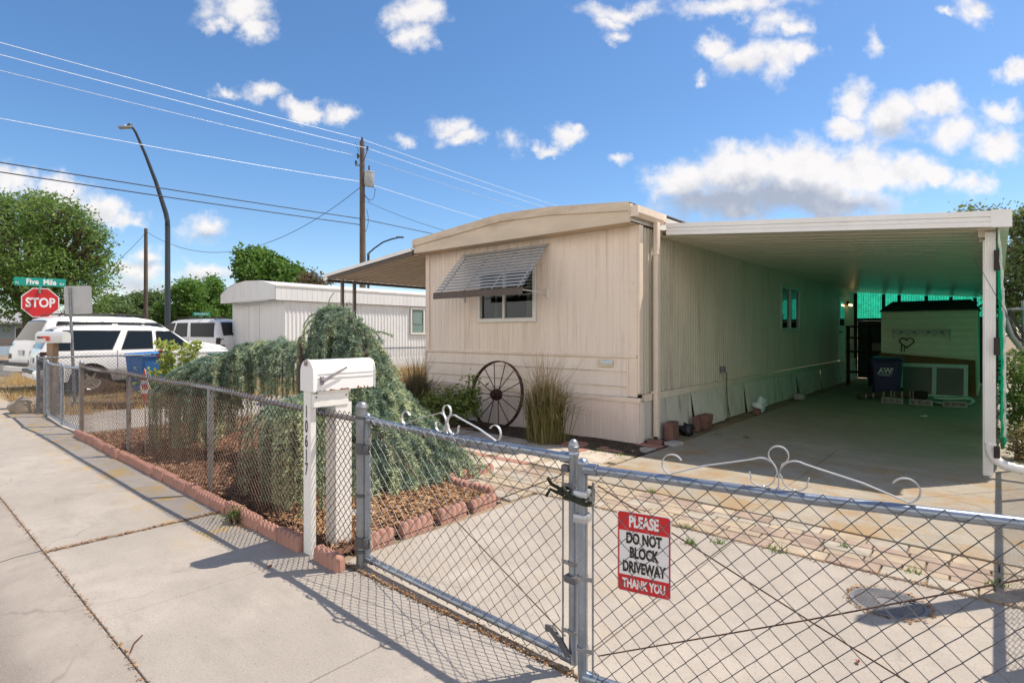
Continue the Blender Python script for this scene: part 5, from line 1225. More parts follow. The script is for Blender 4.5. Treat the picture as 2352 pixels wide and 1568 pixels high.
def cart(label, loc, rz, body, lid, hgt=.98, w=.58, dpt=.66, logo=False, group=None, kindn='wheeled_bin'):
    c = thing(kindn, label, 'trash bin', loc, rz, group); mb = MB(); k = .82
    n_ = 9
    def bx(u, v):
        z = .06+(hgt-.12-.06)*v; s_ = k+(1-k)*v; return z, s_
    rings = []; vs = []; fs = []
    for j in range(5):
        z, s_ = bx(0, j/4); a, b = w/2*s_, dpt/2*s_; e = .05
        vs += [(-a+e,-b,z),(a-e,-b,z),(a,-b+e,z),(a,b-e,z),(a-e,b,z),(-a+e,b,z),(-a,b-e,z),(-a,-b+e,z)]
    for j in range(4):
        for i in range(8): fs.append((j*8+i, j*8+(i+1)%8, j*8+8+(i+1)%8, j*8+8+i))
    fs += [tuple(range(7,-1,-1)), tuple(range(32,40))]; mb.add(vs, fs)
    mb.box(-w/2*.55, w/2*.55, -dpt/2-.004, -dpt/2+.02, hgt-.2, hgt-.13, .004)
    c_body = mb.build('body', body, c, 40)
    mb = MB(); a, b = w/2+.035, dpt/2+.035; z0 = hgt-.125
    mb.box(-a, a, -b, b, z0, z0+.03, .01); c2 = mb.build('rim', body, c)
    mb = MB(); vs = []; 
    mb.add([(-a,-b-.02,z0+.033),(a,-b-.02,z0+.033),(a,b+.03,z0+.05),(-a,b+.03,z0+.05),(-a*.8,-b*.75,z0+.085),(a*.8,-b*.75,z0+.085),(a*.8,b*.85,z0+.115),(-a*.8,b*.85,z0+.115)], [(0,3,2,1),(4,5,6,7),(0,1,5,4),(2,3,7,6),(0,4,7,3),(1,2,6,5)])
    mb.build('lid', lid, c)
    mb = MB(); mb.tube([(-a*.7,b+.04,hgt-.1),(-a*.7,b+.10,hgt-.08),(a*.7,b+.10,hgt-.08),(a*.7,b+.04,hgt-.1)], .016, 7); mb.build('handle', body, c, True)
    for s_ in (-1,1):
        mb = MB(); mb.lathe([(.03,-.025),(.12,-.03),(.125,0),(.12,.03),(.03,.025)], 18, (s_*(w/2*.86+.02), dpt/2*.75, .125), 'x'); mb.build('wheel', black, c, 40)
    if logo:
        mb = MB(); fy = -dpt/2*.965-.012; z = hgt-.32; wl_ = swhite
        def quad(p): mb.prism(p, fy-.003, fy)
        quad([(-.15,z-.085),(-.08,z+.06),(-.072,z+.06),(-.138,z-.085)]); quad([(-.08,z+.052),(.16,z+.052),(.16,z+.06),(-.08,z+.06)]); quad([(-.15,z-.085),(.12,z-.085),(.12,z-.077),(-.15,z-.077)]); quad([(.152,z+.06),(.16,z+.06),(.12,z-.085),(.112,z-.085)])
        text_mb(mb, 'AW', .16, .95, at=(0, fy-.004, z-.012), bold=.03)
        quad([(-.12,z-.114),(.10,z-.114),(.10,z-.104),(-.12,z-.104)])
        mb.build('emblem', M('emblem pale', (.55,.62,.62), .5), c)
    return c
m_navy = M('navy plastic', (.012,.018,.085), .45, 0, .12, 5, 90, .05); m_blue = M('blue plastic', (.02,.12,.36), .45, 0, .12, 5, 90, .05)
cart('dark navy wheeled recycling bin with a white emblem inside the carport', H(1.78,8.55,.003), HROT+R(2), m_navy, M('navy lid', (.015,.035,.12), .4), .98, logo=True)
pb_ = P(342, 766, 13.6); cart('bright blue wheeled bin behind the boundary fence', (pb_.x, pb_.y, 0), HROT+R(15), m_blue, M('blue lid', (.03,.20,.55), .4, 0, .2, 4, 60, .05), 1.07, .74, .72)
pb_ = P(520, 766, 14.9); cart('grey wheeled bin with a green lid beside the front of the nearest parked white vehicle', (pb_.x, pb_.y, 0), HROT+R(-8), M('grey plastic', (.15,.15,.15), .5), M('green lid', (.03,.22,.11), .45, 0, .2, 4, 60, .05), 1.05, .66, .70)
ply = hthing('plywood_sheet', 'brown plywood sheet leaning on the cream shed behind the loose window', 'plywood', 2.42, 10.02, 0); mb = MB()
mb.T = Matrix.Rotation(R(-14), 4, 'X'); mb.add([(-1.0,-.01,0),(.92,-.01,0),(.90,-.01,.90),(-1.02,-.01,1.04),(-1.0,.006,0),(.92,.006,0),(.90,.006,.90),(-1.02,.006,1.04)], [(0,1,2,3),(4,7,6,5),(0,4,5,1),(2,6,7,3),(0,3,7,4),(1,5,6,2)]); mb.build('sheet', M('brown plywood', (.24,.11,.05), .8, 0, .2, 5, 60, .1, stretch=(.3,1,1)), ply)
lw = hthing('loose_window', 'white framed sliding window leaning on the plywood in the carport', 'window', 2.53, 9.72, .0); mb = MB(); mb.T = Matrix.Rotation(R(-16), 4, 'X')
Wd, Hg = 1.34, .80
mb.box(-Wd/2,Wd/2,-.03,.03,Hg-.09,Hg,.004); mb.box(-Wd/2,Wd/2,-.03,.03,0,.05,.004); mb.box(-Wd/2,-Wd/2+.09,-.03,.03,.05,Hg-.09,.004); mb.box(Wd/2-.08,Wd/2,-.03,.03,.05,Hg-.09,.004); mb.box(.0,.085,-.034,.02,.05,Hg-.09,.004); mb.build('frame', M('pale vinyl', (.62,.68,.64), .5), lw)
mb = MB(); mb.T = Matrix.Rotation(R(-16), 4, 'X'); mb.box(-Wd/2+.09,0,.0,.004,.05,Hg-.09); mb.box(.085,Wd/2-.08,-.004,.0,.05,Hg-.09); mb.build('pane', M('frosted grey pane', (.20,.17,.17), .25, 0, .1, 3, 60, 0), lw)
m_block = M('cinder block', (.40,.37,.35), .95, 0, .12, 6, 130, .5)
def block_mesh():
    mb = MB(); L, hh, D = .39, .115, .19
    xs = [-L/2,-L/2+.03,-.075,-.045,.045,.075,L/2-.03,L/2]
    mb.box(-L/2,L/2,0,D,0,.025); mb.box(-L/2,L/2,0,D,hh-.025,hh)
    for i in (0,2,4,6): mb.box(xs[i],xs[i+1],0.001,D-.001,.0255,hh-.0255)
    mb.box(-L/2+.01,L/2-.01,D-.06,D-.05,.026,hh-.026); return mb
for i, (a, d, lab) in enumerate(((2.0,7.55,'cinder block under the rolled striped rug, nearest the navy bin'),(2.50,7.56,'cinder block in the middle of the carport row'),(3.06,7.60,'cinder block nearest the white carport post'))):
    o = block_mesh().build('cinder_block', m_block) if i == 0 else o.copy()
    if i: COL.objects.link(o)
    o.location = H(a, d, .004); o.rotation_euler = (0,0,HROT+R((2,-1,1)[i])); tag(o, lab, 'cinder block', 'cinder blocks on the carport floor')
rg = hthing('rolled_rug', 'dark striped rug rolled up and lying over the cinder blocks', 'rug', 1.95, 7.74, .118); mb = MB()
pts = [(-.62,-.02,-.04),(-.35,0,.0),(0,.0,.06),(.45,.02,.075)]; fine = [Vector(pts[i]).lerp(Vector(pts[i+1]), k/6) for i in range(3) for k in range(6)]+[Vector(pts[-1])]
mb.tube(fine, [.055+.035*i/len(fine) for i in range(len(fine))], 14)
def stripes():
    t = NT('striped rug'); s_ = t.n('ShaderNodeSeparateXYZ'); t.l(t.coord('Object'), s_.inputs[0]); w_ = t.math('SINE', t.math('MULTIPLY', s_.outputs[0], 95)); w2 = t.math('SINE', t.math('MULTIPLY', s_.outputs[0], 37))
    c = t.mix(t.step(t.math('ADD', w_, w2), .9, 1.0), (.055,.05,.03), (.35,.30,.24)); t.bsdf(c, .95, 0, t.noise(80, 2), .4); return t.mat
mb.build('roll', stripes(), rg, True)
bk = hthing('round_basket', 'small dark round basket on the end of the rolled rug', 'basket', 2.50, 7.64, .119); mb = MB(); mb.lathe([(.09,0),(.12,.06),(.125,.15),(.115,.17),(.10,.17),(.09,.05)], 18); mb.build('bowl', M('dark wicker', (.03,.02,.018), .9, 0, .4, 40, 90, .6), bk, 40)
fo = hthing('foam_sheet', 'pale curled foam sheet lying behind the cinder blocks', 'foam sheet', 2.95, 7.95, .02); mb = MB()
prof = [(-.40,.14),(-.2,.13),(.0,.10),(.2,.10),(.33,.14),(.40,.19),(.36,.24),(.25,.25),(.0,.215),(-.25,.22)]
mb.ribbon([(x,0,z-.09) for x, z in prof], (0,1,0), .3, .03); mb.build('sheet', M('pale foam', (.50,.62,.55), .8), fo, 50)
rk = hthing('storage_rack', 'dark brown wooden rack at the far left of the carport', 'rack', .95, 12.0); mb = MB(); m_dk = M('dark rack wood', (.035,.015,.012), .8, 0, .3, 8, 60, .2)
for x in (-.55,0,.55): mb.box(x-.04,x+.04,-.05,.05,0,1.72)
mb.build('upright', m_dk, rk); mb = MB()
for z in (.35,.95,1.35,1.68): mb.box(-.6,.6,-.06,.3,z,z+.05)
mb.build('shelf', m_dk, rk)
cb = hthing('box', 'small pale carton on the rack at the back of the carport', 'box', 1.1, 12.08, 1.01); mb = MB(); mb.box(-.12,.12,-.08,.1,0,.22,.004); mb.build('carton', M('carton', (.30,.30,.26), .8), cb)
# along the side wall
bag = hthing('plastic_bag', 'crumpled white plastic bag against the side wall skirting', 'bag', .24, 4.45, .02); mb = MB(); mb.ball((0,0,.09), (.13,.15,.13), 18, 12, .7); mb.ball((.02,-.03,.19), (.06,.06,.07), 12, 8, .9); mb.build('bag', M('white bag', (.60,.68,.70), .4, 0, .15, 14, 40, .3), bag, True)
db = hthing('dark_bag', 'small black plastic bag on the ground near the reddish bricks', 'bag', .21, 1.12, 0); mb = MB(); mb.ball((0,0,.07), (.12,.10,.09), 14, 9, .7); mb.build('bag', black, db, True)
m_brickp = M('dusty red brick', (.20,.105,.085), .9, 0, .2, 8, 120, .4)
def brick(label, a, d, z, sx, sy, sz, rot=0, tilt=0, mat=m_brickp):
    o_ = None; mb = MB(); mb.box(-sx/2,sx/2,-sy/2,sy/2,0,sz,.006); o_ = mb.build('brick', mat); o_.location = H(a, d, z); o_.rotation_euler = (R(tilt),0,HROT+R(rot)); tag(o_, label, 'brick', 'loose bricks by the side wall')
brick('reddish slab block standing against the skirting by the downpipe', .20, .62, .0, .12, .30, .24, 8)
brick('reddish brick lying flat at the foot of the downpipe', .19, .12, .0, .20, .12, .06, 20)
brick('grey brick lying flat beside the flat reddish one', .42, .22, .0, .16, .22, .045, -10, 0, m_block)
brick('reddish block standing on end beside the small black bag', .20, 1.50, .0, .10, .14, .22, 4)
brick('lower brick of the two stacked at the side wall', .19, 1.85, .0, .14, .30, .11, 2)
brick('upper brick of the two stacked at the side wall', .19, 1.86, .112, .14, .30, .10, -3, 0, M('brown brick', (.22,.12,.10), .9, 0, .2, 8, 120, .4))
brick('brick lying in the dark strip beside the white bag', .30, 4.05, .0, .12, .24, .08, 12)
brick('grey block lying further back by the side wall', .28, 7.2, .0, .2, .4, .12, 5, 0, m_block)
ec = hthing('outlet_cord', 'brown extension cord hanging from an outlet box on the side wall', 'cord', .02, 3.0, .0); mb = MB(); mb.box(.0,.06,-.05,.05,.82,.92,.006); mb.build('outlet_box', M('outlet grey', (.20,.18,.20), .5), ec)
mb = MB(); mb.tube([(.06,.02,.84),(.08,.05,.80),(.075,.06,.5),(.10,.05,.2),(.12,.0,.03),(.2,-.15,.015),(.16,-.5,.015),(.25,-.9,.015)], .008, 6); mb.tube([(.075,.06,.6),(.08,.09,.3),(.11,.12,.03)], .007, 6); mb.build('cord', M('brown cord', (.16,.07,.05), .6), ec, True)

# ================================================================== GROUND BITS
mh = thing('meter_lid', 'round ribbed iron meter lid set in the driveway behind the right gate leaf', 'lid', (2.094, 3.107, 0), HROT)
mb = MB(); mb.lathe([(.185,-.03),(.185,.006),(.165,.008),(.165,.004)], 36, cap=False); mb.lathe([(.001,.004),(.166,.004)], 36, cap=False); m_iron = M('grey iron', (.20,.20,.21), .6, .35, .2, 12, 120, .3)
for k in range(-9, 10):
    y = k*.0165; hw_ = math.sqrt(max(.0, .160**2-y*y)); i_ = math.sqrt(max(0, .062**2-y*y))
    if abs(y) < .062: mb.box(-hw_,-i_-.004,y-.0045,y+.0045,.0045,.009); mb.box(i_+.004,hw_,y-.0045,y+.0045,.0045,.009)
    else: mb.box(-hw_,hw_,y-.0045,y+.0045,.0045,.009)
mb.build('plate', m_iron, mh, 30)
mb = MB(); mb.lathe([(.060,.0105),(.058,.002),(.001,-.004)], 24, cap=False); mb.lathe([(.068,.005),(.066,.0115),(.060,.0115)], 24, cap=False); mb.build('centre_cap', M('worn cap', (.26,.23,.22), .5, .4), mh, 40)
mb = MB(); pts = [(.105+.016*math.cos(a), .075+.016*math.sin(a), .0115) for a in [R(50+i*26) for i in range(11)]]; mb.tube(pts, .0035, 6); mb.build('cast_mark', black, mh)
chips('lid_dirt', 260, lambda: (lambda a, r: ((toH((2.094+r*math.cos(a), 3.107+r*math.sin(a), 0)).x), toH((2.094+r*math.cos(a), 3.107+r*math.sin(a), 0)).y, .003))(RNG.uniform(0,6.28), .19+abs(RNG.normal(0,.012))), .012, m_litter)
def gp(u, v): Y = EYE*F/(v-CV); return Vector(((u-CU)/F*Y, Y, 0))
p0, p1, p2 = gp(299,1500), gp(308,1480), gp(327,1460)
mb = MB(); c_ = p1; mb.tube([p0-c_+Vector((0,0,.004)), (p0-c_)*.4+Vector((0,0,.006)), Vector((0,0,.008)), (p2-c_)*.5+Vector((0,0,.006)), p2-c_+Vector((0,0,.004))], [.0035,.004,.004,.0035,.003], 6); o = mb.build('twig', M('twig', (.09,.045,.03), .9), None, True); o.location = c_; tag(o, 'thin curved brown twig lying on the sidewalk', 'twig')
for (u, v, s_, lab) in ((618,1672*.5+500,.03,'small curled red brown leaf on the sidewalk by the mailbox shadow'),(1970,1523,.03,'curled red leaf on the driveway behind the right gate')):
    if u == 618: u, v = 620, 1263+40
    p = gp(u, v); mb = MB(); mb.grid(lambda a, b: ((a-.5)*s_, (b-.5)*s_*.6*math.sin(math.pi*(.15+.7*a)), .004+.010*abs(b-.5)*2), 6, 4); o = mb.build('fallen_leaf', M('red leaf', (.28,.08,.05), .7)); o.location = p; o.rotation_euler = (0,0,1.1); tag(o, lab, 'leaf', 'fallen leaves')
p = gp(2123, 936+20); mb = MB(); mb.ball((0,0,.008), (.06,.03,.012), 8, 5, .5); o = mb.build('paper_scrap', swhite); o.location = p; tag(o, 'scrap of white paper on the carport floor', 'paper')
ys = H(-4.28, -4.64); yd = thing('yard_sign', 'small red and white diamond yard sign on a stake just inside the rusty fence', 'sign', ys, R(-20))
mb = MB(); mb.tube([(0,0,-.05),(.0,.0,.62)], .007, 6); mb.build('stake', M('pale stake', (.55,.55,.52), .6), yd)
dm = [(0,.62),(.085,.84),(0,1.07),(-.085,.84)]
mb = MB(); mb.prism(dm, -.012,-.009); mb.build('plate', swhite, yd)
mb = MB(); mb.prism([(0,.622),(.050,.755),(-.050,.755)], -.0135,-.0125); mb.prism([(-.055,.922),(.055,.922),(0,1.065)], -.0135,-.0125); mb.build('red_field', red, yd)
mb = MB(); text_mb(mb, 'VSI', .105, .75, at=(0,-.0135,.838), bold=.03); mb.build('lettering', red, yd)
lg = thing('timber_log', 'grey weathered landscape timber lying in the dry grass behind the fence', 'timber', P(395,766,11.9)*1.0, R(6)); lg.location.z = .0; mb = MB(); mb.box(-.8,.8,-.09,.09,0,.16,.02); mb.build('timber', wood_grey, lg)
lg2 = thing('timber_log', 'second landscape timber lying nearer the walk gate', 'timber', P(262,766,11.3)*1.0, R(10)); lg2.location.z = 0; mb = MB(); mb.box(-.75,.75,-.08,.08,0,.13,.02); mb.build('timber', wood_grey, lg2)
rk_ = H(-10.25,-4.95); mb = MB(); mb.ball((0,0,.10), (.26,.2,.2), 16, 10, .35); o = mb.build('boulder', M('tan boulder', (.33,.27,.21), .9, 0, .2, 5, 70, .5), None, True); o.location = rk_; tag(o, 'rounded tan boulder at the foot of the far corner fence post', 'rock')

# ================================================================== VEHICLES
m_car = M('white car paint', (.70,.70,.70), .25, 0, .03, 3, 60, 0, .5, .6, dirt=(.55,.53,.50), dirtamt=.3)
m_carg = NT('tinted car glass'); _p = m_carg.bsdf((.012,.016,.02), .05, 0, None, spec=.28); m_carg = m_carg.mat
m_chrome = M('chrome', (.55,.55,.56), .2, .9, .1, 6, 60, 0); m_tyre = M('tyre', (.022,.022,.022), .85, 0, .2, 10, 80, .2); m_alloy = M('alloy', (.45,.46,.48), .3, .8, .1, 8, 60, 0)
m_tail = M('dark tail lamp', (.03,.008,.008), .45, 0, .3, 12, 60, 0, .3); m_grey = M('grey cladding', (.46,.47,.48), .5, 0, .06, 6, 60, 0)
def suv(label, loc, rz, L=4.75, Wd=1.80, Hh=1.72, wins=None, rear_tall=False, flip=False, zoff=0.0):
    c = thing('parked_car', label, 'car', (loc[0], loc[1], zoff), rz, 'white vehicles parked next door'); k = Hh/1.72; s = L/4.75
    top = [(0,.62*k),(.012,.98*k),(.05,1.07*k),(.16,1.28*k),(.30,1.56*k),(.40,1.655*k),(.62,1.70*k),(1.3,1.72*k),(2.3,1.71*k),(2.62,1.665*k),(2.80,1.58*k),(3.36,1.15*k),(3.48,1.105*k),(3.9,1.07*k),(4.40,.985*k),(4.60,.90*k),(4.70,.78*k),(4.75,.62*k)]
    top = [(x*s, z) for x, z in top]; xr, xf, zw, Ra = .98*s, 3.80*s, .36*k, .43*k; belt = 1.08*k
    def zt(x):
        for i in range(len(top)-1):
            if top[i][0] <= x <= top[i+1][0]: t = (x-top[i][0])/(top[i+1][0]-top[i][0]); return top[i][1]+(top[i+1][1]-top[i][1])*t
        return top[-1][1]
    def zb(x):
        z = .34*k
        if x < .3*s: z = .34*k+.10*k*(1-x/(.3*s))
        if x > L-.3*s: z = .34*k+.06*k*(1-(L-x)/(.3*s))
        for xc in (xr, xf):
            if abs(x-xc) < Ra: z = max(z, zw+math.sqrt(Ra*Ra-(x-xc)**2))
        return z
    def wd(x, z):
        e = abs(x-L/2)/(L/2); pl_ = 1-.13*e**6
        if z < belt: t = 1-.05*((z-.72*k)/(.42*k))**2
        else: t = .965-.27*(z-belt)/(.64*k)
        return Wd/2*pl_*max(.3, t)
    xs = sorted(set([L*i/70 for i in range(71)]+[x for x, _ in top]+[xc+dx*Ra for xc in (xr,xf) for dx in (-.999,-.96,-.85,-.7,-.5,-.25,0,.25,.5,.7,.85,.96,.999)]))
    K = 12; mb = MB(); vs = []; nS = 2*(K+1)+3
    for x in xs:
        a, b = zb(x), zt(x); b = max(b, a+.02); side = []
        for j in range(K+1):
            t = j/K; z = a+(b-a)*t; w = wd(x, z); 
            if t > .8: w *= 1-.10*((t-.8)/.2)**2*(1 if b > belt*1.05 else .5)
            side.append((w, z))
        wt, ztop = side[-1]
        vs += [(x, -w, z) for w, z in side]; crown = .035*k
        vs += [(x, -wt*.6, ztop+crown*.75), (x, 0, ztop+crown), (x, wt*.6, ztop+crown*.75)]
        vs += [(x, w, z) for w, z in reversed(side)]
    m = len(xs); fs = [(i*nS+j, (i+1)*nS+j, (i+1)*nS+j+1, i*nS+j+1) for i in range(m-1) for j in range(nS-1)]
    fs += [tuple(range(nS-1,-1,-1)), tuple((m-1)*nS+j for j in range(nS))]; mb.add(vs, fs)
    mb.build('body', m_car, c, 35)
    mb = MB(); mb.box(.3*s, L-.3*s, -Wd/2+.12, Wd/2-.12, .24*k, .36*k); mb.box(xr-Ra, xr+Ra, -Wd/2+.05, Wd/2-.05, .36*k, .82*k); mb.box(xf-Ra, xf+Ra, -Wd/2+.05, Wd/2-.05, .36*k, .82*k); mb.build('underbody', black, c)
    def sidepatch(mb, poly, off=.006, nu=8, nv=5, sd=(-1,1)):
        (x0,z0),(x1,z1),(x2,z2),(x3,z3) = [(x*s, z*k) for x, z in poly]
        for sg_ in sd:
            def fn(u, v):
                xa, za = x0+(x1-x0)*u, z0+(z1-z0)*u; xb, zb_ = x3+(x2-x3)*u, z3+(z2-z3)*u; x, z = xa+(xb-xa)*v, za+(zb_-za)*v
                return (x, sg_*(wd(x, z)+off), z)
            mb.grid(fn, nu, nv)
    WN = wins or [[(.34,1.12),(1.40,1.13),(1.62,1.58),(.50,1.58)],[(1.62,1.13),(2.28,1.14),(2.30,1.58),(1.80,1.58)],[(2.40,1.14),(3.20,1.17),(2.72,1.58),(2.42,1.58)]]
    for wpoly in WN:
        for sd in (-1, 1):
            mb = MB(); e = .022; cx = sum(p[0] for p in wpoly)/4; cz2 = sum(p[1] for p in wpoly)/4
            sidepatch(mb, [(p[0]+(e if p[0] > cx else -e), p[1]+(e if p[1] > cz2 else -e)) for p in wpoly], .003, sd=(sd,)); fr = mb.build('side_window', black, c)
            mb = MB(); sidepatch(mb, wpoly, .007, sd=(sd,)); mb.build('glass', m_carg, fr)
    def toppatch(mb, xa, xb, f0, f1, off=.008):
        n_ = 10
        def fn(u, v):
            x = (xa+(xb-xa)*u)*s; z = zt(x); w = wd(x, z)*.9; y = -w*f0+2*w*v*(f0 if f0 == f1 else 1) ; y = (v*2-1)*w*f0
            q = abs(y)/max(w,.01); cr = .035*k*(1-q*q*.45)
            return (x-(off if xa < 1 else -off), y, z+cr+off*.6)
        mb.grid(fn, n_, 10)
    mb = MB(); toppatch(mb, 2.84, 3.37, .93, .93); mb.build('windscreen', m_carg, c)
    mb = MB(); toppatch(mb, .08, .33, .90, .90); mb.build('rear_window', m_carg, c)
    mb = MB()
    for x in (1.52, 2.35): sidepatch(mb, [(x-.006,.5),(x+.006,.5),(x+.006+.0,1.1),(x-.006,1.1)], .003, 1, 6)
    sidepatch(mb, [(3.26,.5),(3.272,.5),(3.272,1.12),(3.26,1.12)], .003, 1, 6); mb.build('door_gap', black, c)
    for x in (1.66, 2.48):
        for sg_ in (-1, 1):
            mb = MB(); xx = x*s; zz = .99*k; y = sg_*(wd(xx, zz)+.012); mb.box(xx-.0, xx+.17, min(y-.012,y+.012), max(y-.012,y+.012), zz-.022, zz+.022, .006); mb.build('door_handle', black, c)
    for sg_ in (-1,1):
        mb = MB(); sidepatch(mb, [(.0+.01,.68),(.20,.68),(.21,1.08),(.045,1.08)], .008, 3, 4, (sg_,)); mb.add([(-.008,sg_*wd(0,.8*k)*.80,.72*k),(-.008,sg_*wd(0,.8*k)*1.0,.72*k),(.035*s,sg_*wd(0,.9*k)*1.01,1.05*k),(.030*s,sg_*wd(0,.9*k)*.80,1.05*k)], [(0,1,2,3)])
        mb.build('tail_lamp', m_tail, c)
    mb = MB(); mb.box(-.10*s,.16*s,-Wd/2*.93,Wd/2*.93,.44*k,.64*k,.035); rb = mb.build('rear_bumper', m_car, c, 40); mb = MB(); mb.box(-.107*s,-.04*s,-Wd/2*.86,Wd/2*.86,.56*k,.645*k,.01); mb.build('bumper_step', black, rb)
    mb = MB(); mb.box(-.022,-.002,-.16,.16,.80*k,.93*k,.004); mb.build('number_plate', M('plate pale', (.6,.62,.66), .5), c)
    mb = MB(); mb.box(L-.16*s,L+.06*s,-Wd/2*.9,Wd/2*.9,.40*k,.60*k,.035); mb.build('front_bumper', m_car, c, 40)
    mb = MB(); mb.box(L-.06,L+.012,-.45,.45,.64*k,.86*k,.01); mb.build('grille', black, c)
    for sg_ in (-1,1): mb = MB(); sidepatch(mb, [(4.46,.70),(4.68,.70),(4.64,.86),(4.42,.90)], .008, 3, 3, (sg_,)); mb.build('headlamp', M('lamp glass', (.55,.56,.58), .1, .2), c)
    mb = MB(); sidepatch(mb, [(1.46,.52),(3.30,.52),(3.30,.64),(1.46,.64)], .006, 10, 2); sidepatch(mb, [(1.42,.36),(3.34,.36),(3.34,.50),(1.42,.50)], .010, 10, 2); mb.build('side_moulding', m_grey, c)
    for sg_ in (-1,1):
        mb = MB(); mb.ball((3.12*s, sg_*(wd(3.1*s,1.1*k)+.10), 1.16*k), (.075,.10,.085), 10, 7); mb.tube([(3.14*s,sg_*(wd(3.1*s,1.1*k)-.02),1.13*k),(3.12*s,sg_*(wd(3.1*s,1.1*k)+.06),1.14*k)], .03, 6); mb.build('wing_mirror', black if not flip else m_car, c, True)
    mb = MB()
    for sg_ in (-1,1):
        y = sg_*Wd/2*.58; mb.tube([(.55*s,y,1.725*k),(.65*s,y,1.785*k),(1.6*s,y,1.80*k),(2.45*s,y,1.785*k),(2.55*s,y,1.73*k)], .018, 6)
    for x in (.75,2.2): mb.tube([(x*s,-Wd/2*.58,1.79*k),(x*s,Wd/2*.58,1.79*k)], .014, 6)
    mb.build('roof_rack', black, c, True)
    for xc in (xr, xf):
        for sg_ in (-1,1):
            y = sg_*(Wd/2-.13); mb = MB(); rt = .355*k
            mb.lathe([(rt*.62,-.11),(rt*.93,-.11),(rt,-.085),(rt,.085),(rt*.93,.11),(rt*.62,.11)], 28, (xc,y,rt), 'y', False); ty = mb.build('wheel', m_tyre, c, 40)
            mb = MB(); yo = y+sg_*.085
            mb.lathe([(rt*.63,-.0),(rt*.60,.012),(rt*.55,-.02*sg_),(rt*.2,.0)], 24, (xc,yo,rt), 'y', False)
            for q in range(6):
                a = 2*math.pi*q/6; mb.ribbon([(xc+.05*math.cos(a),yo+sg_*.01,rt+.05*math.sin(a)),(xc+rt*.58*math.cos(a),yo+sg_*.012,rt+rt*.58*math.sin(a))], (-math.sin(a),0,math.cos(a)), .05, .012)
            mb.lathe([(.05,-.01),(.05,.02),(.001,.022)] if sg_ > 0 else [(.001,-.022),(.05,-.02),(.05,.01)], 12, (xc,yo,rt), 'y', False); mb.build('rim', m_alloy, ty, 40)
            mb = MB(); mb.lathe([(.001,-.02*sg_),(rt*.61,-.02*sg_)], 20, (xc,yo,rt), 'y', False); mb.build('brake_shade', black, ty)
    return c
hdir = HROT+R(90)
def cornerpos(uv_Y, rz, Wd): p = P(uv_Y[0], 766, uv_Y[1]); return (p.x - math.sin(rz)*Wd/2*1.0, p.y + math.cos(rz)*Wd/2*1.0)
rB = hdir-R(1.5); suv('white parked vehicle nearest the boundary fence, tail toward the street', cornerpos((88,12.9), rB, 1.80), rB, 4.80, 1.80, 1.70)
rA = math.atan2(.854,.52); suv('larger white parked vehicle behind the nearest one, its tail sticking out at the far left', cornerpos((84,14.3), rA, 2.0), rA, 5.3, 2.0, 1.97)
pC = P(548, 766, 23.0); suv('white parked vehicle facing left beside the white neighbouring home', (pC.x, pC.y), math.atan2(.33,-.94), 5.1, 2.0, 2.0, flip=True, zoff=.08)
# trailer ball / loose mat under the rear
mb = MB(); mb.grid(lambda u, v: ((u-.5)*.9, (v-.5)*.5, .02+.08*math.sin(u*3.1)*math.sin(v*3)), 8, 6); o = mb.build('rubber_mat', black, None, True); q = P(88, 766, 12.4); o.location = (q.x, q.y, 0); tag(o, 'crumpled black rubber mat on the ground behind the parked vehicles', 'mat')

# ================================================================== SIGNS AND POLES
def oct_(r, z): return [(r/math.cos(R(22.5))*math.cos(R(22.5+45*i)), z+r/math.cos(R(22.5))*math.sin(R(22.5+45*i))) for i in range(8)]
m_teal = M('street sign green', (.0,.30,.24), .45, 0, .04, 8, 60, .02)
Ys = 17.4; q = P(93, 766, Ys); ss = thing('stop_sign', 'red octagonal stop sign with green street name blades above it', 'sign', (q.x, q.y, 0), R(36))
mb = MB(); mb.tube([(0,.03,-.2),(0,.03,3.1)], .028, 8); mb.build('pole', galv, ss, 40)
mb = MB(); mb.prism(oct_(.455, 2.46), -.006, .0); mb.build('octagon', swhite, ss)
mb = MB(); mb.prism(oct_(.43, 2.46), -.009, -.0065); rf_ = mb.build('red_face', red, ss); mb = MB(); text_mb(mb, 'STOP', .40, .74, at=(0,-.0115,2.45), bold=.03); mb.build('lettering', swhite, ss)
mb = MB(); mb.prism(rrect(-.62,.62,2.98,3.23,.03), -.004, .004); bl_ = mb.build('name_blade', m_teal, ss); mb = MB(); text_mb(mb, 'Five  Mile', .235, .80, at=(.02,-.0065,3.10), bold=.03); text_mb(mb, 'N', .11, .9, at=(-.55,-.0065,3.06)); text_mb(mb, 'Rd', .11, .9, at=(.52,-.0065,3.06)); mb.build('blade_lettering', swhite, bl_)
mb = MB(); mb.prism([(-.5,2.74),(.5,2.74),(.5,2.96),(-.5,2.96)], -.004, .004, 'x'); mb.build('cross_blade', m_teal, ss)
Ys = 11.5; q = P(172, 766, Ys); bs = thing('traffic_sign', 'back of a blank grey rectangular sign on a perforated steel post', 'sign', (q.x, q.y, 0), R(12)); ln = Matrix.Rotation(R(-2.3), 4, 'Y')
mb = MB(); mb.T = ln; mb.box(-.022,.022,-.022,.022,-.1,2.46,.002); mb.build('post', galv, bs)
mb = MB(); mb.T = ln
for k_ in range(90): z = .1+k_*.026; mb.lathe([(.001,-.0232),(.0068,-.0232)], 6, (0,0,z), 'y', False); mb.lathe([(.001,-.0232),(.0068,-.0232)], 6, (.0,0,z), 'y', False)
mb.build('post_holes', black, bs)
mb = MB(); mb.T = ln; mb.prism(rrect(-.115,.385,1.90,2.48,.04), .023, .027); mb.build('plate', M('bare aluminium', (.50,.50,.50), .45, .35, .08, 4, 60, .05), bs)
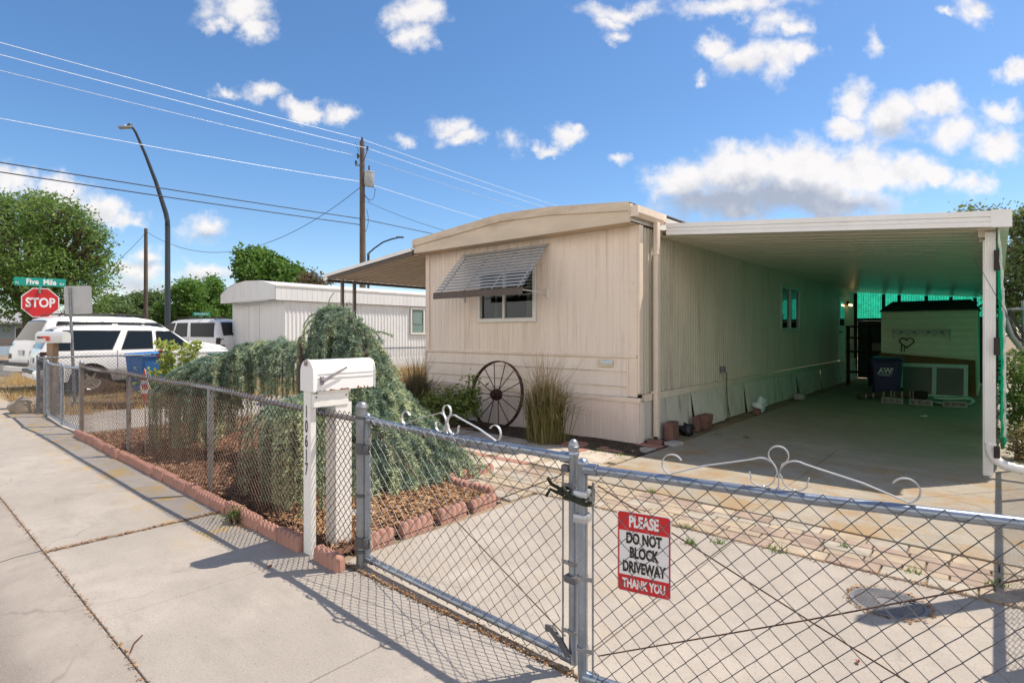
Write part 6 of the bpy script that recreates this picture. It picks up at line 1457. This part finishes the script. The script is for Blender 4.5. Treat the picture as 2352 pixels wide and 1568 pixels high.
Yf = 46; q = P(463, 766, Yf); fs_ = thing('street_name_sign', 'small distant green street name sign showing over the third parked vehicle', 'sign', (q.x, q.y, 0), R(28)); mb = MB(); mb.tube([(0,.02,-.2),(0,.02,3.2)], .03, 6); mb.build('pole', galv, fs_)
mb = MB(); mb.prism(rrect(-.62,.62,2.98,3.25,.03), -.004, .004); mb.build('name_blade', m_teal, fs_); mb = MB(); text_mb(mb, 'N Five Mile Rd', .20, .80, at=(.0,-.0065,3.115), bold=.012); mb.build('lettering', swhite, fs_)
m_lampp = M('dark blue grey pole', (.035,.048,.06), .4, .3, .1, 4, 60, .03)
Yl = 25; b_ = P(385, 766, Yl); lp = thing('street_lamp', 'tall dark street lamp with a long arm bent to the left', 'street lamp', (b_.x, b_.y, 0))
def rel(u, v, Y): return P(u, v, Y)-Vector((b_.x, b_.y, 0))
mb = MB(); mb.lathe([(.19,-.05),(.17,.06),(.12,.1),(.105,6.3)], 14); mb.build('pole', m_lampp, lp, 40)
mb = MB(); kn = [rel(385,530,Yl),rel(384.5,508,Yl),rel(381,490,Yl-.05),rel(374,468,Yl-.15),rel(358,418,Yl-.4),rel(335,358,Yl-.8),rel(312,305,Yl-1.2),rel(301,287,Yl-1.35),rel(297,285.5,Yl-1.4),rel(293,289,Yl-1.45)]
mb.tube(kn, [.105,.10,.098,.092,.078,.062,.050,.046,.045,.045], 12); mb.build('arm', m_lampp, lp, True)
hd = rel(288,293,Yl-1.5); mb = MB(); mb.T = Matrix.Translation(hd) @ Matrix.Rotation(R(25),4,'Z') @ Matrix.Rotation(R(-12),4,'Y') @ Matrix.Rotation(R(8),4,'X'); mb.box(-.24,.22,-.19,.19,-.035,.045,.02); mb.box(.15,.30,-.06,.06,-.02,.05,.01); hd_ = mb.build('lamp_head', M('lamp grey', (.28,.29,.30), .45, .4), lp)
mb = MB(); mb.T = Matrix.Translation(hd) @ Matrix.Rotation(R(25),4,'Z') @ Matrix.Rotation(R(-12),4,'Y') @ Matrix.Rotation(R(8),4,'X'); mb.box(-.19,.12,-.15,.15,-.040,-.036); mb.build('led_panel', M('amber led panel', (.40,.30,.14), .4, 0, .4, 60, 90, 0), hd_)
mb = MB(); mb.T = Matrix.Translation(hd); mb.lathe([(.035,.04),(.04,.09),(.03,.11)], 10); mb.build('photocell', swhite, hd_)
Yf = 44; b2 = P(846, 766, Yf); l2 = thing('street_lamp', 'distant curved-arm street lamp showing just right of the utility pole', 'street lamp', (b2.x, b2.y, 0)); mb = MB(); mb.tube([(0,0,-.1),(0,0,P(846,582,Yf).z)], .10, 8); mb.build('pole', m_lampp, l2, True)
mb = MB(); kk = [P(846,582,Yf),P(860,570,Yf),P(880,556,Yf),P(900,549,Yf),P(913,546,Yf)]; mb.tube([p-Vector((b2.x,b2.y,0)) for p in kk], .06, 8); mb.build('arm', m_lampp, l2, True)
mb = MB(); p = P(920,545,Yf)-Vector((b2.x,b2.y,0)); mb.box(p.x-.32,p.x+.25,p.y-.12,p.y+.12,p.z-.05,p.z+.05,.02); mb.build('lamp_head', m_lampp, l2)
Yu = 27; b3 = P(833, 766, Yu); up = thing('utility_pole', 'tall wooden utility pole with a grey transformer carrying the overhead wires', 'utility pole', (b3.x, b3.y, 0)); B3 = Vector((b3.x, b3.y, 0)); mb = MB(); zp = P(0,325,Yu).z
mb.tube([(0,0,-.1),(0,0,5),(-.03,0,zp)], [.17,.15,.115], 12); mb.build('pole', wood_grey, up, 40)
mb = MB(); zt_ = P(0,413,Yu).z; mb.lathe([(.001,-.36),(.19,-.35),(.23,-.30),(.23,.28),(.245,.29),(.245,.33),(.15,.38),(.001,.39)], 18, (.36,-.12,zt_), 'z'); mb.box(.1,.2,-.12,.0,zt_-.2,zt_+.2); tr_ = mb.build('transformer', M('transformer grey', (.36,.38,.40), .4, .2), up, 40)
mb = MB(); mb.lathe([(.04,.38),(.05,.45),(.03,.46),(.05,.52),(.03,.53),(.045,.6),(.02,.66)], 10, (.34,-.12,zt_)); mb.build('bushing', M('porcelain dark', (.06,.05,.05), .3), tr_, 40)
def ins(x, y, z):
    mb = MB(); mb.lathe([(.02,-.12),(.06,-.1),(.03,-.05),(.07,-.02),(.03,.03),(.06,.06),(.02,.1)], 10, (x,y,z)); mb.build('insulator', M('porcelain dark', (.06,.05,.05), .3), up, 40)
ins(-.03,0,zp+.1); ins(.28,-.2,P(0,346,Yu).z+.05); ins(-.25,.1,P(0,357,Yu).z); ins(-.35,.1,P(0,372,Yu).z)
mb = MB(); mb.tube([(.0,0,P(0,362,Yu).z-.3),(.28,-.2,P(0,346,Yu).z-.05)], .018, 6); mb.tube([(0,0,P(0,357,Yu).z),(-.25,.1,P(0,357,Yu).z)], .02, 6); mb.tube([(0,0,P(0,379,Yu).z),(-.38,.1,P(0,379,Yu).z)], .018, 6); mb.build('bracket_arm', rustbar, up, True)
mb = MB(); rr = random.Random(2)
for p_, q_, sg in (((.45,-.1,zt_-.3),(.6,-.1,zt_-.5),.1),((.1,0,zt_-.8),(.62,-.1,zt_-.55),.3),((-.3,.1,P(0,372,Yu).z),(-.2,.1,P(0,390,Yu).z),.1),((-.4,.1,P(0,325,Yu).z),(-.33,.1,P(0,355,Yu).z),.05),((.2,0,zt_-1.4),(.1,0,zt_-2.6),.05),((.1,0,zt_-.7),(.3,-.05,zt_-1.0),.2)):
    a_, b_v = Vector(p_), Vector(q_); mb.tube([a_.lerp(b_v, t)+Vector((.12*math.sin(t*math.pi),0,-sg*math.sin(t*math.pi))) for t in [i/8 for i in range(9)]], .012, 5)
mb.build('jumper_wire', black, up, True)
Y2 = 38; b4 = P(335, 766, Y2); wp = thing('wooden_pole', 'plain wooden pole left of the dark street lamp', 'pole', (b4.x, b4.y, 0)); mb = MB(); mb.tube([(0,0,-.1),(0,0,P(0,525,Y2).z)], [.15,.11], 10); mb.build('pole', wood_grey, wp, 40)
m_wlight = M('bright wire', (.72,.78,.85), .4, .2, .05, 3, 20, 0); m_wdark = M('dark cable', (.03,.032,.038), .6, 0, .1, 3, 20, 0)
DD = Vector((.656,.755,0))
def span(name, label, a, b, sag, r, mat, n=40):
    a, b = Vector(a), Vector(b); c = (a+b)/2; pts = [a.lerp(b, i/n)-Vector((0,0,sag*4*(i/n)*(1-i/n)))-c for i in range(n+1)]
    mb = MB(); mb.tube(pts, r, 5, False); o = mb.build(name, mat, None, True); o.location = c; tag(o, label, 'wire', 'overhead wires'); return o
for i, (du, v, lab) in enumerate(((-.03,320,'topmost bright wire over the tip of the utility pole'),(.28,344,'bright wire on the right arm of the utility pole'),(-.25,357,'bright wire on the left arm of the utility pole'),(.0,418,'single bright wire meeting the utility pole beside the transformer'))):
    p = Vector((b3.x+du, b3.y+(-.2 if i == 1 else .1 if i == 2 else 0), P(0,v,Yu).z)); w_ = .55 if i < 3 else .9
    span('power_line', lab+', running toward the street', p-DD*48, p, w_, .011, m_wlight); span('power_line', lab+', running back over the homes', p, p+DD*48, w_, .011, m_wlight)
for i, (v, lab) in enumerate(((503,'thick black cable low on the utility pole'),(517,'lower of the two black cables on the utility pole'))):
    p = Vector((b3.x, b3.y, P(0,v,Yu).z)); span('telephone_cable', lab+', running toward the street', p-DD*48, p, .35, .02, m_wdark)
    if i == 0: span('telephone_cable', lab+', running back over the homes', p, p+DD*48, .35, .02, m_wdark)
span('service_wire', 'thin sagging wire between the plain wooden pole and the utility pole', P(336,532,Y2), P(828,430,Yu), 2.2, .014, m_wdark)
span('service_wire', 'thin wire slanting down left from the plain wooden pole', P(334,535,Y2), P(246,620,30), .1, .014, m_wdark)
span('service_wire', 'thin service wire running from the utility pole to the roof of the beige home', P(840,462,Yu), Vector(H(-2.6,9,3.5)), .7, .009, m_wdark)

# ================================================================== NEIGHBOURING HOMES
m_nw = M('white ribbed siding', (.66,.67,.68), .5, 0, .05, 2, 60, .04, .35, dirt=(.5,.5,.5), dirtamt=.3, stretch=(1,1,.3), streak=((.42,.40,.38),.35))
m_nr = M('white roof', (.55,.54,.52), .6, 0, .12, 2, 50, .1)
Yn = 20.0; nc = P(655, 766, Yn); nh = thing('mobile_home', 'long white ribbed mobile home next door with a rounded end', 'mobile home', (nc.x, nc.y, 0), HROT)
ZB, ZT = .45, 2.72; mb = MB(); wall_cols(mb, sine_cols(0, 16, .155, .03), ZB, ZT+.02, 0, 'y', 1); mb.build('side_wall', m_nw, nh, 50)
mb = MB(); wall_cols(mb, sine_cols(-4.45, 0, .09, .01), ZB, ZT+.02, 0, 'x', -1); mb.box(-4.45,-4.42,.02,16,ZB,ZT); mb.build('end_wall', m_nw, nh, 50)
mb = MB(); RN = [(.10+.0,3.20),(-.5,3.33),(-1.3,3.45),(-2.2,3.50),(-3.1,3.45),(-3.9,3.30),(-4.55,3.05)]; 
mb.prism([(x,z) for x, z in RN]+[(-4.55,ZT-.0),(.10,ZT-.0)], -.42, -.40); mb.prism([(x,z) for x, z in RN]+[(-4.55,ZT),(.10,ZT)], -.399, -.2)
cs_ = sine_cols(-4.55, .10, .09, .008); mb.build('rounded_end', m_nw, nh)
mb = MB()
def rnz(x):
    for i in range(len(RN)-1):
        if RN[i+1][0] <= x <= RN[i][0]: t = (x-RN[i][0])/(RN[i+1][0]-RN[i][0]); return RN[i][1]+(RN[i+1][1]-RN[i][1])*t
    return RN[0][1]
wall_cols(mb, cs_, ZT, lambda x: rnz(x), -.425, 'x', -1); mb.build('ribbed_end_panel', m_nw, nh, 50)
mb = MB(); n = len(RN); mb.add([(x,-.44,z+.01) for x, z in RN]+[(x,16,z+.01) for x, z in RN], [(i,i+1,n+i+1,n+i) for i in range(n-1)]); mb.box(.06,.13,-.42,16,3.16,3.215); mb.build('roof', m_nr, nh, 30)
mb = MB(); wall_cols(mb, box_cols(-.40, 16, .20, .185, .012), ZT-.03, 3.17, .11, 'y', 1); mb.box(-.0,.10,-.4,16,ZT-.01,ZT); mb.build('upper_band', m_nw, nh)
mb = MB(); mb.box(-.02,.02,.0,16,.0,ZB); mb.box(-4.4,0,.0,.02,.0,ZB); mb.build('skirting', M('neighbour skirting', (.66,.66,.65), .6, 0, .06), nh)
mb = MB()
for x in (-2.9,-2.0): mb.box(x-.006,x+.006,-.008,-.002,1.0,2.62)
mb.box(-3.35,-2.0,-.008,-.002,1.12,1.13); mb.box(-3.35,-2.0,-.008,-.002,2.6,2.61); mb.build('panel_seam', M('seam grey', (.35,.36,.38), .6), nh)
# window seen left of the beige home: find its place along the wall
def along_n(u):
    k_ = (u-CU)/F; return (nc.x-k_*nc.y)/(k_*.755-.656)
w0, w1 = along_n(942), along_n(996); w1 = w0+1.5
ydep = nc.y+.755*w0; z0_, z1_ = EYE+ydep*(766-768)/F, EYE+ydep*(766-706)/F
mb = MB(); mb.box(.005,.06,w0,w1,z0_,z0_+.08); mb.box(.005,.06,w0,w1,z1_-.08,z1_); mb.box(.005,.06,w0,w0+.07,z0_+.08,z1_-.08); mb.box(.005,.06,w1-.07,w1,z0_+.08,z1_-.08); mb.box(.005,.055,(w0+w1)/2-.04,(w0+w1)/2+.04,z0_+.08,z1_-.08); wn_ = mb.build('window', m_alu, nh)
mb = MB(); mb.box(.02,.03,w0+.07,(w0+w1)/2-.04,z0_+.08,z1_-.08); mb.box(.02,.03,(w0+w1)/2+.04,w1-.07,z0_+.08,z1_-.08); mb.build('pane', M('greenish pane', (.16,.24,.22), .15, 0, .1, 2, 40, 0, .6), wn_)
mb = MB(); ym = (w0+w1)/2-.09; mb.tube([(.032,w0+.12,z1_-.15),(.032,ym,z1_-.15),(.032,ym,z0_+.45),(.032,w0+.12,z0_+.45)], .012, 5, closed=True); mb.build('screen_frame', black, wn_)
mb = MB(); mb.box(-1.4,-1.1,9.2,9.5,3.35,4.0); mb.box(-1.45,-1.05,9.15,9.55,4.0,4.06); mb.build('roof_vent', M('dark vent', (.10,.09,.08), .6), nh)
# bluish house at the far left
q = P(-60, 766, 46); fh = thing('house', 'low blue grey house with a porch at the far left edge', 'house', (q.x, q.y, 0), R(28)); m_fh = M('blue grey siding', (.30,.38,.44), .7, 0, .06, 3, 60, .05)
mb = MB(); mb.box(-7,5,0,8,0,2.5); mb.build('wall', m_fh, fh); mb = MB(); mb.add([(-7.6,-1.6,2.45),(5.6,-1.6,2.45),(5.6,4,3.6),(-7.6,4,3.6),(-7.6,8.6,2.45),(5.6,8.6,2.45)], [(0,1,2,3),(3,2,5,4)]); mb.prism([(-7.6,2.30),(5.6,2.30),(5.6,2.44),(-7.6,2.44)], -1.62, -1.58); mb.build('roof', M('grey shingles', (.30,.30,.30), .9, 0, .15, 4, 60, .3), fh)
for i, x in enumerate((-4.2,.4,3.2)):
    mb = MB(); mb.box(x-.6,x+.6,-.04,.02,.95,2.1); w_ = mb.build('window', white_paint, fh); mb = MB(); mb.box(x-.53,x+.53,-.05,-.041,1.02,2.03); mb.build('pane', m_carg, w_)
for x in (-6,-2,1.8,5): mb = MB(); mb.box(x-.06,x+.06,-1.5,-1.38,0,2.3); mb.build('porch_post', M('porch post dark', (.06,.08,.11), .6), fh)
mb = MB()
for z in (.25,.5,.75,.95): mb.box(-6,5,-1.47,-1.42,z,z+.08)
mb.build('porch_rail', M('porch rail brown', (.28,.15,.09), .7), fh)
# far low backdrop of houses and trees across the streets
fw = thing('low_wall', 'pale blue low wall along the far street at the left edge', 'wall', P(-20,766,38)*1.0, R(28)); fw.location.z = 0; mb = MB(); mb.box(-9,2.6,0,.2,0,.62,.01); mb.build('panel', M('pale blue wall', (.42,.55,.68), .7), fw)

# ================================================================== BEHIND THE SHADE CLOTH (right edge)
Ye = 10.5; q = P(2385, 766, Ye); eq = thing('boat_trailer', 'grey metal trailer frame with slanting bars behind the shrub at the right edge', 'trailer', (q.x, q.y, 0), HROT)
m_eq = M('grey painted steel', (.24,.27,.27), .45, .3, .15, 6, 80, .1); m_eqd = M('dark painted steel', (.05,.06,.065), .45, .3, .15, 6, 80, .1)
def ep(u, v, Y=Ye): p = P(u, v, Y)-Vector((q.x, q.y, 0)); return Matrix.Rotation(-HROT, 3, 'Z') @ p
mb = MB(); mb.tube([ep(2300,700),ep(2322,770),ep(2345,800),ep(2420,810)], .05, 8); mb.build('drawbar', m_eq, eq, True)
mb = MB(); mb.ribbon([ep(2306,722),ep(2345,785)], (0,1,0), .10, .05); mb.ribbon([ep(2318,712),ep(2362,790)], (0,1,0), .10, .05); mb.build('slanting_bar', m_eqd, eq)
mb = MB(); mb.tube([ep(2352,690),ep(2352,800)], .04, 8); mb.tube([ep(2312,712),ep(2400,705)], .03, 8); mb.tube([ep(2395,690),ep(2395,900),ep(2395,960)], .05, 8); mb.tube([ep(2350,800),ep(2350,905),ep(2350,945)], .04, 8); mb.build('frame', m_eq, eq, True)
mb = MB(); c_ = ep(2378,712); mb.lathe([(.13,-.04),(.19,-.05),(.20,0),(.19,.05),(.13,.04)], 20, c_, 'y', False); mb.build('wheel', m_eq, eq, 40)
q3 = P(2330, 766, 9.2); nf = thing('neighbour_fence', 'chain link fence with a pale top rail behind the shrub at the right edge', 'fence', (q3.x, q3.y, 0), HROT+R(20)); mb = MB(); mb.tube([(0,0,1.06),(4,0,1.06)], .022, 8); mb.build('top_rail', galv, nf, True)
mb = MB(); post(mb, 0, 0, 0, 1.08, .026, 0); mb.build('post', galv, nf, 40); mb = MB(); post(mb, 3, 0, 0, 1.08, .026, 0); mb.build('post', galv, nf, 40); mb = MB(); chainlink(mb, .03, 4, .03, 1.04, .072, .0018, -.02, 3); mb.build('mesh', wire_grey, nf)
an = thing('radio_aerial', 'thin metal whip aerial rising at a slant in front of the carport post', 'aerial', (q.x, q.y, 0)); mb = MB(); a0 = P(2238,592,5.3)-q; a0.z = P(2238,592,5.3).z; a1 = P(2300,700,5.35)-q; a1.z = P(2300,700,5.35).z; a2 = P(2362,800,5.4)-q; a2.z = P(2362,800,5.4).z; a3 = P(2420,905,5.5)-q; a3.z = 0
mb.tube([a0,a1,a2,a3], [.002,.003,.004,.006], 6); mb.build('rod', m_wdark, an, True)
